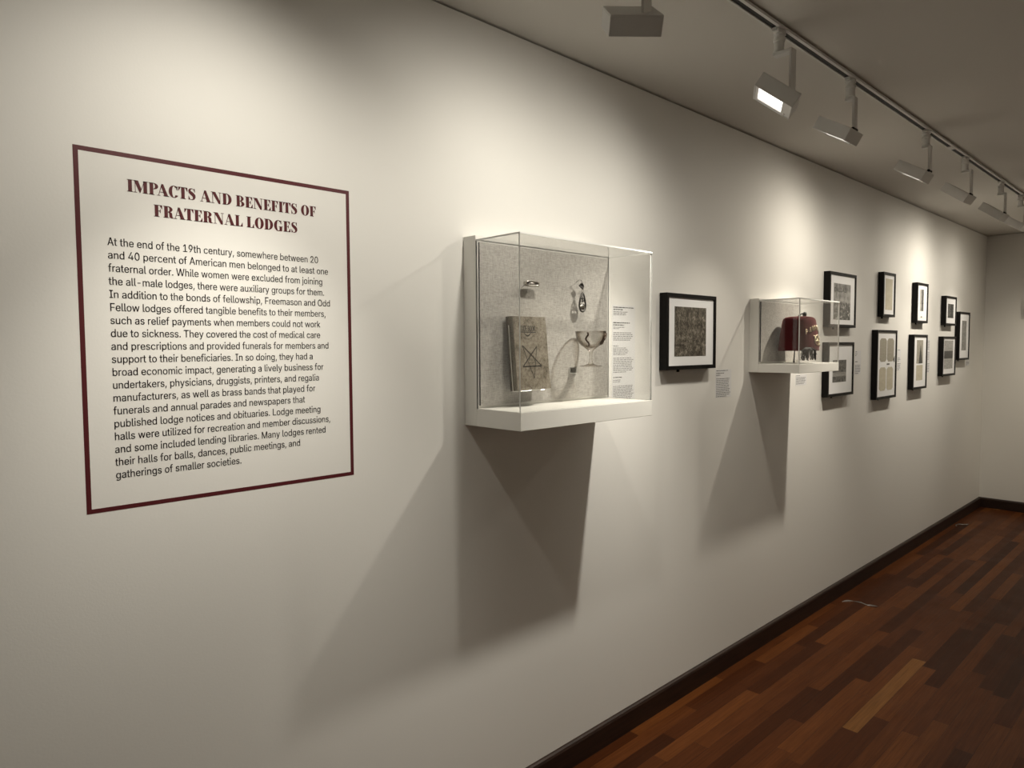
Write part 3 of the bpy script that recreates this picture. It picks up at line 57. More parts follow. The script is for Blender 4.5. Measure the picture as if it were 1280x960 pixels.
# ---------------------------------------------------------------- helpers
def mesh_obj(name, verts, faces, mats, parent=None, fmats=None, smooth=False):
    me = bpy.data.meshes.new(name); me.from_pydata([tuple(v) for v in verts], [], faces)
    for m in (mats if isinstance(mats, (list, tuple)) else [mats]): me.materials.append(m)
    if fmats:
        for p, k in zip(me.polygons, fmats): p.material_index = k
    if smooth:
        for p in me.polygons: p.use_smooth = True
    me.update()
    o = bpy.data.objects.new(name, me); C.objects.link(o)
    if parent: o.parent = parent
    return o
class MB:
    """collects shapes into one mesh"""
    def __init__(s): s.v = []; s.f = []; s.m = []
    def add(s, vs, fs, k=0):
        b = len(s.v); s.v += [tuple(v) for v in vs]; s.f += [[i+b for i in f] for f in fs]; s.m += [k]*len(fs)
    def box(s, lo, hi, k=0, mtx=None):
        x0, y0, z0 = lo; x1, y1, z1 = hi
        vs = [Vector(p) for p in ((x0,y0,z0),(x1,y0,z0),(x1,y1,z0),(x0,y1,z0),(x0,y0,z1),(x1,y0,z1),(x1,y1,z1),(x0,y1,z1))]
        if mtx: vs = [mtx @ v for v in vs]
        s.add(vs, [[0,3,2,1],[4,5,6,7],[0,1,5,4],[1,2,6,5],[2,3,7,6],[3,0,4,7]], k)
    def tube(s, pts, r, n=8, k=0, closed=False, caps=True):
        pts = [Vector(p) for p in pts]; N = len(pts); rr = r if isinstance(r, (list, tuple)) else [r]*N
        prev = None; rings = []
        for i, p in enumerate(pts):
            a = pts[(i-1) % N] if (closed or i > 0) else p
            b = pts[(i+1) % N] if (closed or i < N-1) else p
            t = (b-a).normalized()
            if prev is None:
                ref = Vector((0,0,1)) if abs(t.z) < 0.9 else Vector((1,0,0))
                u = t.cross(ref).normalized()
            else:
                u = (prev - t*prev.dot(t)).normalized()
            prev = u; v = t.cross(u)
            rings.append([p + (u*math.cos(2*math.pi*j/n) + v*math.sin(2*math.pi*j/n))*rr[i] for j in range(n)])
        vs = [q for ring in rings for q in ring]; fs = []
        for i in range(N if closed else N-1):
            i2 = (i+1) % N
            for j in range(n):
                fs.append([i*n+j, i*n+(j+1) % n, i2*n+(j+1) % n, i2*n+j])
        if caps and not closed:
            fs.append(list(range(n))[::-1]); fs.append([(N-1)*n+j for j in range(n)])
        s.add(vs, fs, k)
    def lathe(s, prof, c, n=40, k=0, sx=1.0, sy=1.0, mtx=None):
        vs = []; fs = []
        for (r, z) in prof:
            for j in range(n):
                a = 2*math.pi*j/n
                v = Vector((r*math.cos(a)*sx, r*math.sin(a)*sy, z))
                if mtx: v = mtx @ v
                vs.append(v + Vector(c))
        for i in range(len(prof)-1):
            for j in range(n):
                fs.append([i*n+j, i*n+(j+1) % n, (i+1)*n+(j+1) % n, (i+1)*n+j])
        s.add(vs, fs, k)
    def build(s, name, mats, parent=None, smooth=False, bevel=0.0, seg=2):
        o = mesh_obj(name, s.v, s.f, mats, parent, s.m, smooth)
        if bevel:
            b = o.modifiers.new('bevel', 'BEVEL'); b.width = bevel; b.segments = seg; b.limit_method = 'ANGLE'; b.angle_limit = math.radians(40)
        return o
def tag(o, label=None, cat=None, group=None, kind=None):
    if label: o['label'] = label
    if cat: o['category'] = cat
    if group: o['group'] = group
    if kind: o['kind'] = kind
    return o
def thing(name, loc, label, cat, group=None):
    o = bpy.data.objects.new(name, None); C.objects.link(o); o.location = loc; o.empty_display_size = 0.05
    return tag(o, label, cat, group)
def struct(o): o['kind'] = 'structure'; return o
def rel(root):
    """turn room coordinates (z from the eye level) into the local space of root"""
    L = Vector(root.location)
    return lambda x, y, z: Vector((x, y, z+EYE)) - L

# ---------------------------------------------------------------- materials
def mat(name, col, rough=0.5, metal=0.0, spec=0.5, **kw):
    m = bpy.data.materials.new(name); m.use_nodes = True
    b = m.node_tree.nodes['Principled BSDF']
    b.inputs['Base Color'].default_value = (*col, 1); b.inputs['Roughness'].default_value = rough
    b.inputs['Metallic'].default_value = metal; b.inputs['Specular IOR Level'].default_value = spec
    for k, v in kw.items(): b.inputs[k].default_value = v
    return m
def nd(m, t, **kw):
    n = m.node_tree.nodes.new(t)
    for k, v in kw.items(): setattr(n, k, v)
    return n
def lk(m, a, b): m.node_tree.links.new(a, b)
def bsdf(m): return m.node_tree.nodes['Principled BSDF']
def ramp(m, fac, stops, interp='LINEAR'):
    r = nd(m, 'ShaderNodeValToRGB'); r.color_ramp.interpolation = interp
    e = r.color_ramp.elements
    while len(e) > len(stops): e.remove(e[-1])
    while len(e) < len(stops): e.new(0.5)
    for el, (p, c) in zip(e, stops): el.position = p; el.color = (*c, 1)
    lk(m, fac, r.inputs[0]); return r.outputs[0]
def mth(m, op, a, b=None):
    n = nd(m, 'ShaderNodeMath', operation=op)
    for i, q in enumerate((a, b)):
        if q is None: continue
        if isinstance(q, (int, float)): n.inputs[i].default_value = q
        else: lk(m, q, n.inputs[i])
    return n.outputs[0]
def noise(m, scale, vec=None, detail=3.0, rough=0.5, sc=None):
    n = nd(m, 'ShaderNodeTexNoise'); n.inputs['Scale'].default_value = scale; n.inputs['Detail'].default_value = detail
    n.inputs['Roughness'].default_value = rough
    if vec is None:
        t = nd(m, 'ShaderNodeTexCoord'); vec = t.outputs['Object']
    if sc:
        mp = nd(m, 'ShaderNodeMapping'); mp.inputs['Scale'].default_value = sc; lk(m, vec, mp.inputs[0]); vec = mp.outputs[0]
    lk(m, vec, n.inputs['Vector']); return n.outputs['Fac']
def bump(m, h, strength, dist):
    b = nd(m, 'ShaderNodeBump'); b.inputs['Strength'].default_value = strength; b.inputs['Distance'].default_value = dist
    lk(m, h, b.inputs['Height']); lk(m, b.outputs[0], bsdf(m).inputs['Normal'])

M_WALL = mat('painted_wall', (0.78, 0.765, 0.73), 0.75, spec=0.25)
bump(M_WALL, noise(M_WALL, 190.0, detail=2.0), 0.08, 0.002)
M_CEIL = mat('painted_ceiling', (0.66, 0.635, 0.59), 0.85, spec=0.2)
M_GAP = mat('dark_reveal', (0.012, 0.010, 0.008), 0.9)

M_BASE = mat('dark_stained_wood', (0.020, 0.0085, 0.005), 0.5, spec=0.35)
lk(M_BASE, ramp(M_BASE, noise(M_BASE, 9.0, sc=(0.6, 14, 14), detail=5), [(0.3, (0.011, 0.005, 0.0035)), (0.7, (0.032, 0.014, 0.008))]), bsdf(M_BASE).inputs['Base Color'])

# strip floor: planks run along x, each with its own tone
M_FLOOR = mat('jarrah_strip_floor', (0.1, 0.03, 0.015), 0.3, spec=0.06)
def _floor(m):
    t = nd(m, 'ShaderNodeTexCoord'); s = nd(m, 'ShaderNodeSeparateXYZ'); lk(m, t.outputs['Object'], s.inputs[0])
    row_f = mth(m, 'DIVIDE', s.outputs['Y'], 0.0635); row = mth(m, 'FLOOR', row_f)
    wn = nd(m, 'ShaderNodeTexWhiteNoise', noise_dimensions='1D'); lk(m, row, wn.inputs['W'])
    ln = mth(m, 'ADD', mth(m, 'MULTIPLY', wn.outputs['Value'], 0.5), 0.62)
    wn2 = nd(m, 'ShaderNodeTexWhiteNoise', noise_dimensions='1D'); lk(m, mth(m, 'ADD', row, 97.3), wn2.inputs['W'])
    col_f = mth(m, 'ADD', mth(m, 'DIVIDE', s.outputs['X'], ln), mth(m, 'MULTIPLY', wn2.outputs['Value'], 7.0)); col = mth(m, 'FLOOR', col_f)
    cv = nd(m, 'ShaderNodeCombineXYZ'); lk(m, row, cv.inputs[0]); lk(m, col, cv.inputs[1])
    wn3 = nd(m, 'ShaderNodeTexWhiteNoise', noise_dimensions='3D'); lk(m, cv.outputs[0], wn3.inputs['Vector'])
    base = ramp(m, wn3.outputs['Value'], [(0.0, (0.034, 0.0105, 0.0034)), (0.3, (0.055, 0.0165, 0.0050)), (0.65, (0.080, 0.0255, 0.0075)), (0.955, (0.115, 0.039, 0.0105)), (0.972, (0.165, 0.074, 0.023)), (1.0, (0.18, 0.085, 0.028))])
    off = nd(m, 'ShaderNodeVectorMath', operation='ADD'); lk(m, t.outputs['Object'], off.inputs[0])
    o2 = nd(m, 'ShaderNodeVectorMath', operation='SCALE'); lk(m, wn3.outputs['Color'], o2.inputs[0]); o2.inputs['Scale'].default_value = 9.0
    lk(m, o2.outputs[0], off.inputs[1])
    g = noise(m, 5.0, off.outputs[0], detail=6, rough=0.65, sc=(0.9, 26, 26))
    mx = nd(m, 'ShaderNodeMix', data_type='RGBA', blend_type='MULTIPLY'); mx.inputs['Factor'].default_value = 1.0
    lk(m, base, mx.inputs[6]); lk(m, ramp(m, g, [(0.25, (0.62, 0.58, 0.55)), (0.75, (1.25, 1.2, 1.15))]), mx.inputs[7])
    fy = mth(m, 'FRACT', row_f); fx = mth(m, 'FRACT', col_f)
    ey = mth(m, 'LESS_THAN', fy, 0.022); ex = mth(m, 'LESS_THAN', fx, 0.0022)
    gap = mth(m, 'MAXIMUM', ey, ex)
    m2 = nd(m, 'ShaderNodeMix', data_type='RGBA'); lk(m, mth(m, 'MULTIPLY', gap, 0.75), m2.inputs['Factor'])
    lk(m, mx.outputs[2], m2.inputs[6]); m2.inputs[7].default_value = (0.012, 0.005, 0.003, 1)
    lk(m, m2.outputs[2], bsdf(m).inputs['Base Color'])
    rr = nd(m, 'ShaderNodeMapRange'); lk(m, noise(m, 6.0, detail=4), rr.inputs[0]); rr.inputs[3].default_value = 0.32; rr.inputs[4].default_value = 0.48
    lk(m, rr.outputs[0], bsdf(m).inputs['Roughness'])
    bump(m, mth(m, 'SUBTRACT', mth(m, 'MULTIPLY', g, 0.15), gap), 0.25, 0.001)
_floor(M_FLOOR)

M_MAROON = mat('maroon_vinyl', (0.085, 0.011, 0.014), 0.5, spec=0.3)
M_INK = mat('dark_vinyl_lettering', (0.020, 0.006, 0.008), 0.6, spec=0.2)
M_CASE = mat('white_lacquered_case', (0.80, 0.785, 0.74), 0.45, spec=0.4)
M_LINEN = mat('grey_linen', (0.45, 0.43, 0.40), 0.9, spec=0.15)
def _linen(m):
    a = noise(m, 55.0, sc=(1.0, 1, 7.5), detail=3); b = noise(m, 55.0, sc=(7.5, 1, 1.0), detail=3)
    s = mth(m, 'MULTIPLY', mth(m, 'ADD', a, b), 0.5)
    lk(m, ramp(m, s, [(0.30, (0.26, 0.245, 0.225)), (0.70, (0.53, 0.51, 0.48))]), bsdf(m).inputs['Base Color'])
    bump(m, s, 0.4, 0.001)
_linen(M_LINEN)
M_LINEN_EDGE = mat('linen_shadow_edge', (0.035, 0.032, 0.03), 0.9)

def clear(name, tint=(0.985, 0.985, 0.98), ior=1.49, refl=1.0, rough=0.0):
    """thin clear sheet: lets light straight through, mirrors by Fresnel"""
    m = bpy.data.materials.new(name); m.use_nodes = True; nt = m.node_tree; nt.nodes.remove(bsdf(m))
    out = nt.nodes['Material Output']
    tr = nd(m, 'ShaderNodeBsdfTransparent'); tr.inputs[0].default_value = (*tint, 1)
    gl = nd(m, 'ShaderNodeBsdfGlossy'); gl.inputs['Color'].default_value = (1, 1, 1, 1); gl.inputs['Roughness'].default_value = rough
    fr = nd(m, 'ShaderNodeFresnel'); fr.inputs['IOR'].default_value = ior
    geo = nd(m, 'ShaderNodeNewGeometry')
    # seen from inside the sheet a ray would meet total reflection; treat both sides alike
    inv = nd(m, 'ShaderNodeMix', data_type='FLOAT'); lk(m, geo.outputs['Backfacing'], inv.inputs['Factor'])
    inv.inputs[2].default_value = ior; inv.inputs[3].default_value = 1.0/ior; lk(m, inv.outputs[0], fr.inputs['IOR'])
    mx = nd(m, 'ShaderNodeMixShader'); lk(m, mth(m, 'MULTIPLY', fr.outputs[0], refl), mx.inputs[0])
    lk(m, tr.outputs[0], mx.inputs[1]); lk(m, gl.outputs[0], mx.inputs[2]); lk(m, mx.outputs[0], out.inputs[0])
    return m
M_ACRYLIC = clear('clear_acrylic', refl=0.8)
M_ACRYLIC_EDGE = mat('sawn_acrylic_edge', (0.72, 0.72, 0.70), 0.35, spec=0.5)
M_GLAZE = clear('picture_glazing', refl=0.35)
def glassware(name):
    m = clear(name, (0.98, 0.975, 0.97), 1.5)
    nt = m.node_tree
    tr = [n for n in nt.nodes if n.type == 'BSDF_TRANSPARENT'][0]
    lw = nd(m, 'ShaderNodeLayerWeight'); lw.inputs['Blend'].default_value = 0.55
    lk(m, ramp(m, lw.outputs['Facing'], [(0.30, (0.95, 0.945, 0.935)), (0.62, (0.66, 0.61, 0.55)), (0.85, (0.25, 0.19, 0.14)), (1.0, (0.05, 0.03, 0.02))]), tr.inputs[0])
    return m
M_GLASS = glassware('coupe_glass')

M_FRAME = mat('black_frame', (0.0040, 0.0032, 0.0028), 0.5, spec=0.16)
M_MAT = mat('white_mat_board', (0.90, 0.90, 0.915), 0.8, spec=0.2)
M_FIX = mat('white_powder_coat', (0.68, 0.67, 0.65), 0.5, spec=0.4)
M_SLOT = mat('black_track_slot', (0.006, 0.006, 0.006), 0.6)
M_SILVER = mat('tarnished_silver', (0.62, 0.60, 0.56), 0.22, 1.0)
M_DARKMETAL = mat('blackened_silver', (0.10, 0.095, 0.09), 0.3, 1.0)
M_WIRE = mat('grey_steel_wire', (0.20, 0.195, 0.18), 0.4, 1.0)
M_LENS = bpy.data.materials.new('lit_lens'); M_LENS.use_nodes = True
_b = bsdf(M_LENS); _b.inputs['Base Color'].default_value = (0.9, 0.9, 0.88, 1)
_b.inputs['Emission Color'].default_value = (1.0, 0.95, 0.88, 1); _b.inputs['Emission Strength'].default_value = 3.0
M_CARD = mat('white_label_film', (0.74, 0.735, 0.735), 0.6, spec=0.3)
M_TYPE = mat('small_grey_type', (0.20, 0.195, 0.20), 0.7)
M_TYPEB = mat('small_bold_type', (0.06, 0.058, 0.06), 0.7)

# ---------------------------------------------------------------- the room
ZF, ZC, XC = -EYE, 1.0735, 8.211          # floor and ceiling measured from the eye, end wall
def slab(name, lo, hi, m):
    b = MB(); b.box((lo[0], lo[1], lo[2]+EYE), (hi[0], hi[1], hi[2]+EYE)); return struct(b.build(name, m))
XB, YR = -2.6, -5.2
slab('floor', (XB-.1, YR-.1, ZF-.1), (XC+.1, .12, ZF), M_FLOOR)
slab('ceiling', (XB-.1, YR-.1, ZC), (XC+.1, .12, ZC+.1), M_CEIL)
slab('wall_left', (XB-.1, 0.0, ZF), (XC+.1, .12, ZC-.0065), M_WALL)
slab('trim_1', (XB-.1, 0.028, ZC-.0065), (XC+.1, .06, ZC), M_GAP)
slab('wall_far', (XC, YR, ZF), (XC+.12, 0.0, ZC-.004), M_WALL)
slab('trim_2', (XC+.028, YR, ZC-.004), (XC+.06, 0.028, ZC), M_GAP)
slab('wall_right', (XB, YR-.12, ZF), (XC, YR, ZC), M_WALL)
slab('wall_back', (XB-.12, YR, ZF), (XB, 0.0, ZC), M_WALL)
BH, BT = 0.0985, 0.018                    # skirting
def skirting(name, p0, p1, n):
    """eased skirting profile swept from p0 to p1, n = direction into the room"""
    prof = [(0, 0), (BT, 0), (BT, BH-.012), (BT-.004, BH-.004), (BT-.010, BH), (0, BH)]
    b = MB(); vs = []
    for p in (p0, p1):
        for (d, z) in prof: vs.append((p[0]+n[0]*d, p[1]+n[1]*d, z))
    k = len(prof); fs = [[i, (i+1) % k, k+(i+1) % k, k+i] for i in range(k)] + [list(range(k))[::-1], list(range(k, 2*k))]
    b.add(vs, fs); return struct(b.build(name, M_BASE))
skirting('baseboard_left', (XB, 0), (XC-BT, 0), (0, -1))
skirting('baseboard_far', (XC, 0), (XC, YR), (-1, 0))

# ---------------------------------------------------------------- lettering
GLY = json.loads(GLYPHS)
from mathutils.geometry import delaunay_2d_cdt
_GT = {}
def glyph_tris(c):
    """triangles of one letter, filled by the non-zero rule (the outlines may overlap themselves)"""
    if c in _GT: return _GT[c]
    V = []; Ed = []; loops = []
    for sp in GLY[c][1]:
        n = len(sp)//6; P = []
        for i in range(n):
            a = sp[6*i:6*i+6]; d = sp[6*((i+1) % n):6*((i+1) % n)+6]
            for t in (0.0, 0.5):
                u = 1-t; P.append(tuple(u*u*u*a[2+k]+3*u*u*t*a[4+k]+3*u*t*t*d[k]+t*t*t*d[2+k] for k in (0, 1)))
        b0 = len(V); V += [Vector(p) for p in P]; Ed += [(b0+i, b0+(i+1) % len(P)) for i in range(len(P))]; loops.append(P)
    if not V: _GT[c] = ([], []); return _GT[c]
    ov, oe, of = delaunay_2d_cdt(V, Ed, [], 0, 1e-4)[:3]
    def wind(x, y):
        w_ = 0
        for P in loops:
            for i in range(len(P)):
                (x0, y0), (x1, y1) = P[i-1], P[i]
                if (y0 <= y) != (y1 <= y):
                    if x0+(y-y0)/(y1-y0)*(x1-x0) > x: w_ += 1 if y1 > y0 else -1
        return w_
    F = [list(f) for f in of if wind(sum(ov[i].x for i in f)/len(f), sum(ov[i].y for i in f)/len(f)) != 0]
    _GT[c] = ([(v.x, v.y) for v in ov], F); return _GT[c]
def bez_text(name, lines, m, parent, fx, fz, bold=0.0):
    """lines: (text, x left, z baseline, unit scale z, x right) -> one flat mesh on the wall"""
    mb = MB()
    for (txt, x0, z0, sc, x1) in lines:
        adv = sum(GLY[c][0] for c in txt); sx = (x1-x0)/adv if x1 else sc
        X = x0
        for c in txt:
            vs_, fs_ = glyph_tris(c)
            for sh in ((-bold, bold) if bold else (0.0,)):
                if fs_: mb.add([fx(X+u*sx+sh, z0+fz(v)*sc) for u, v in vs_], fs_)
            X += GLY[c][0]*sx
    return mb.build(name, m, parent)
def xh(v):                                # lower the x-height a little, keep caps and ascenders
    return v*0.93 if v <= 384 else 357.0 + (v-384)*(515-357.0)/(515-384.0) if v < 515 else v

# high-contrast display capitals for the heading, built from strips (cap height 1)
ST, HR = 0.275, 0.052
class Cap:
    def __init__(s): s.p = []
    def q(s, *pts): s.p.append([tuple(p) for p in pts])
    def r(s, x0, z0, x1, z1): s.q((x0,z0),(x1,z0),(x1,z1),(x0,z1))
    def stem(s, x, w=ST, top=True, bot=True, ov=.075):
        s.r(x, 0, x+w, 1)
        if bot: s.r(x-ov, 0, x+w+ov, HR)
        if top: s.r(x-ov, 1-HR, x+w+ov, 1)
    def strip(s, A, B):
        for i in range(len(A)-1): s.q(A[i], A[i+1], B[i+1], B[i])
    def bowl(s, cx, cz, rx, rz, w, h, a0, a1, n=18):
        A = []; B = []
        for i in range(n+1):
            a = math.radians(a0+(a1-a0)*i/n)
            A.append((cx+rx*math.cos(a), cz+rz*math.sin(a))); B.append((cx+(rx-w)*math.cos(a), cz+(rz-h)*math.sin(a)))
        s.strip(A, B)
    def tri_serif(s, x, z, dx, dz): s.q((x, z), (x+dx, z), (x, z+dz), (x, z+dz*.5))
def caps():
    G = {}
    def new(ch, w):
        c = Cap(); G[ch] = (w, c); return c
    c = new('I', .42); c.stem(.075)
    c = new('L', .70); c.stem(.075); c.r(.3, 0, .68, HR); c.q((.68,0),(.68,.36),(.645,.36),(.50,HR),(.50,0))
    for ch in 'EF':
        c = new(ch, .70 if ch == 'E' else .67); c.stem(.075); c.r(.3, 1-HR, .64, 1); c.q((.64,1),(.64,.68),(.61,.68),(.47,1-HR),(.47,1))
        c.r(.3, .48, .52, .48+HR); c.q((.52,.34),(.52,.66),(.49,.66),(.41,.5),(.49,.34))
        if ch == 'E': c.r(.3, 0, .68, HR); c.q((.68,0),(.68,.34),(.65,.34),(.50,HR),(.50,0))
    c = new('T', .78); c.stem(.25, top=False); c.r(.02, 1-HR, .75, 1)
    c.q((.02,1),(.02,.66),(.05,.66),(.2,1-HR),(.2,1)); c.q((.75,1),(.75,.66),(.72,.66),(.57,1-HR),(.57,1))
    c = new('D', .86); c.stem(.075); c.bowl(.36, .5, .46, .5, ST, HR, -90, 90)
    c = new('P', .76); c.stem(.075); c.bowl(.36, .735, .37, .265, ST*.9, HR, -90, 90)
    c = new('B', .80); c.stem(.075); c.bowl(.36, .745, .34, .255, ST*.85, HR, -90, 90); c.bowl(.36, .265, .40, .265, ST*.95, HR, -90, 90)
    c = new('R', .84); c.stem(.075); c.bowl(.36, .745, .36, .255, ST*.88, HR, -90, 90)
    c.q((.34,.49),(.44,.53),(.62,.49),(.68,.40),(.70,.10),(.78,.03),(.83,.06),(.83,.02),(.70,-.01),(.58,-.01),(.46,.09),(.45,.36),(.40,.46))
    c = new('O', .86); c.bowl(.43, .5, .41, .52, ST, HR, 0, 360, 36)
    c = new('C', .76); c.bowl(.43, .5, .41, .52, ST, HR, 48, 325, 30); c.q((.69,.66),(.72,.66),(.72,1.0),(.69,1.0),(.62,.90)); c.q((.70,.9),(.70,.66),(.66,.66),(.58,.96),(.6,1.0))
    c = new('G', .88); c.bowl(.43, .5, .41, .52, ST, HR, 48, 300, 30); c.q((.69,.66),(.72,.66),(.72,1.0),(.69,1.0),(.62,.90)); c.q((.70,.9),(.70,.66),(.66,.66),(.58,.96),(.6,1.0))
    c.r(.54, .0, .54+ST*.9, .42); c.r(.47, .40, .86, .44)
    c = new('A', .90)
    c.q((.36,1.0),(.50,1.0),(.87,0),(.56,0),(.32,.87)); c.q((.36,1.0),(.40,.9),(.13,0),(.085,0)); c.r(.0, 0, .25, HR); c.r(.48, 0, .93, HR); c.r(.22, .29, .62, .29+HR)
    c = new('N', .92)
    c.q((.04,1),(.37,1),(.785,.17),(.785,-.02),(.63,-.02),(.112,.90)); c.r(.112, 0, .160, .95); c.r(.02, 0, .26, HR); c.r(.735, 0, .785, 1); c.r(.64, 1-HR, .89, 1); c.r(.0, 1-HR, .2, 1)
    c = new('M', 1.10)
    c.q((.05,1),(.36,1),(.60,.30),(.50,.0),(.46,0)); c.q((.84,1),(.80,1),(.46,0),(.50,0)); c.r(.115, 0, .155, .95); c.r(.02, 0, .26, HR)
    c.r(.74, 0, .74+ST, 1); c.r(.68, 0, 1.08, HR); c.r(.74, 1-HR, 1.08, 1); c.r(.0, 1-HR, .2, 1)
    c = new('S', .66)
    spine = [(.55,.80),(.50,.93),(.35,.985),(.19,.94),(.13,.82),(.16,.69),(.27,.59),(.38,.50),(.47,.40),(.505,.26),(.46,.11),(.32,.015),(.17,.05),(.09,.20)]
    wid =   [.05,.045,.05,.12,.19,.25,.29,.30,.29,.24,.15,.05,.045,.05]
    A = []; B = []
    for i, (x, z) in enumerate(spine):
        a = spine[max(0,i-1)]; b = spine[min(len(spine)-1,i+1)]; tx, tz = b[0]-a[0], b[1]-a[1]; l = math.hypot(tx, tz)
        nx, nz = -tz/l, tx/l; A.append((x+nx*wid[i]/2, z+nz*wid[i]/2)); B.append((x-nx*wid[i]/2, z-nz*wid[i]/2))
    c.strip(A, B); c.q((.53,1.0),(.57,1.0),(.57,.66),(.54,.66),(.46,.93)); c.q((.04,0),(.08,0),(.15,.07),(.07,.34),(.04,.34))
    return G
CAPS = caps()
def cap_line(mb, txt, x0, x1, z0, h, y):
    gap, sp = .035, .30
    kern = {'PA': -.17, 'RA': -.08, 'AT': -.10, 'AC': -.05, 'FR': .02, 'AN': -.02, 'NA': -.03, 'AL': -.01, 'ES': .02, 'TE': -.02, 'IT': -.03, 'TS': -.03, 'CT': -.03}
    tot = sum((CAPS[c][0]+gap) if c != ' ' else sp for c in txt) - gap + sum(kern.get(txt[i:i+2], 0) for i in range(len(txt)))
    sx = (x1-x0)/tot; X = x0
    for ic, c in enumerate(txt):
        if c == ' ': X += sp*sx; continue
        wd, g = CAPS[c]
        for poly in g.p:
            pts = [(X+px*sx, z0+pz*h) for px, pz in poly]
            ar = sum(pts[i-1][0]*pts[i][1]-pts[i][0]*pts[i-1][1] for i in range(len(pts)))
            if ar < 0: pts = pts[::-1]
            mb.add([(a, y, b) for a, b in pts], [list(range(len(pts)))])
        X += (wd+gap+kern.get(txt[ic:ic+2], 0))*sx

# ---------------------------------------------------------------- introductory wall text
PX0, PX1, PZ0, PZ1 = 0.3616, 1.0348, -0.3680, 0.4417
wt = thing('wall_text', (0.698, 0, EYE+0.037), 'large maroon-bordered text panel lettered straight onto the white wall', 'wall text')
R = rel(wt)
def ring(mb, x0, x1, z0, z1, t, ya, yb):
    o = [(x0,z0),(x1,z0),(x1,z1),(x0,z1)]; i = [(x0+t,z0+t),(x1-t,z0+t),(x1-t,z1-t),(x0+t,z1-t)]
    vs = [R(a, ya, b) for a, b in o+i] + [R(a, yb, b) for a, b in o+i]; fs = []
    for k in range(4):
        n = (k+1) % 4
        fs += [[8+k, 8+n, 12+n, 12+k], [k, n, 8+n, 8+k], [4+n, 4+k, 12+k, 12+n]]
    mb.add(vs, fs)
b = MB(); ring(b, PX0, PX1, PZ0, PZ1, 0.0100, 0.0, -0.0004); b.build('border', M_MAROON, wt)
for args in (('IMPACTS AND BENEFITS OF', .466, .932, .3565), ('FRATERNAL LODGES', .5205, .8775, .3070)):
    b = MB(); cap_line(b, *args, .0275, 0); b.v = [R(x, -0.0005, z) for x, y, z in b.v]; b.build('heading_line', M_MAROON, wt)
BODY = """At the end of the 19th century, somewhere between 20|and 40 percent of American men belonged to at least one|fraternal order. While women were excluded from joining|the all-male lodges, there were auxiliary groups for them.|In addition to the bonds of fellowship, Freemason and Odd|Fellow lodges offered tangible benefits to their members,|such as relief payments when members could not work|due to sickness. They covered the cost of medical care|and prescriptions and provided funerals for members and|support to their beneficiaries. In so doing, they had a|broad economic impact, generating a lively business for|undertakers, physicians, druggists, printers, and regalia|manufacturers, as well as brass bands that played for|funerals and annual parades and newspapers that|published lodge notices and obituaries. Lodge meeting|halls were utilized for recreation and member discussions,|and some included lending libraries. Many lodges rented|their halls for balls, dances, public meetings, and|gatherings of smaller societies.""".split('|')
ENDS = [0.9364, 0.9653, 0.9477, 0.9526, 0.97, 0.9558, 0.9382, 0.9375, 0.9629, 0.9145, 0.9452, 0.9319, 0.9193, 0.8881, 0.9345, 0.9637, 0.9488, 0.8721, 0.7105]
lines = [(t, 0.4215, 0.2312 - 0.02925*i, 0.0180/515.0, e) for i, (t, e) in enumerate(zip(BODY, ENDS))]
bez_text('body_text', lines, M_INK, wt, lambda x, z: R(x, -0.0005, z), xh, bold=.00022)

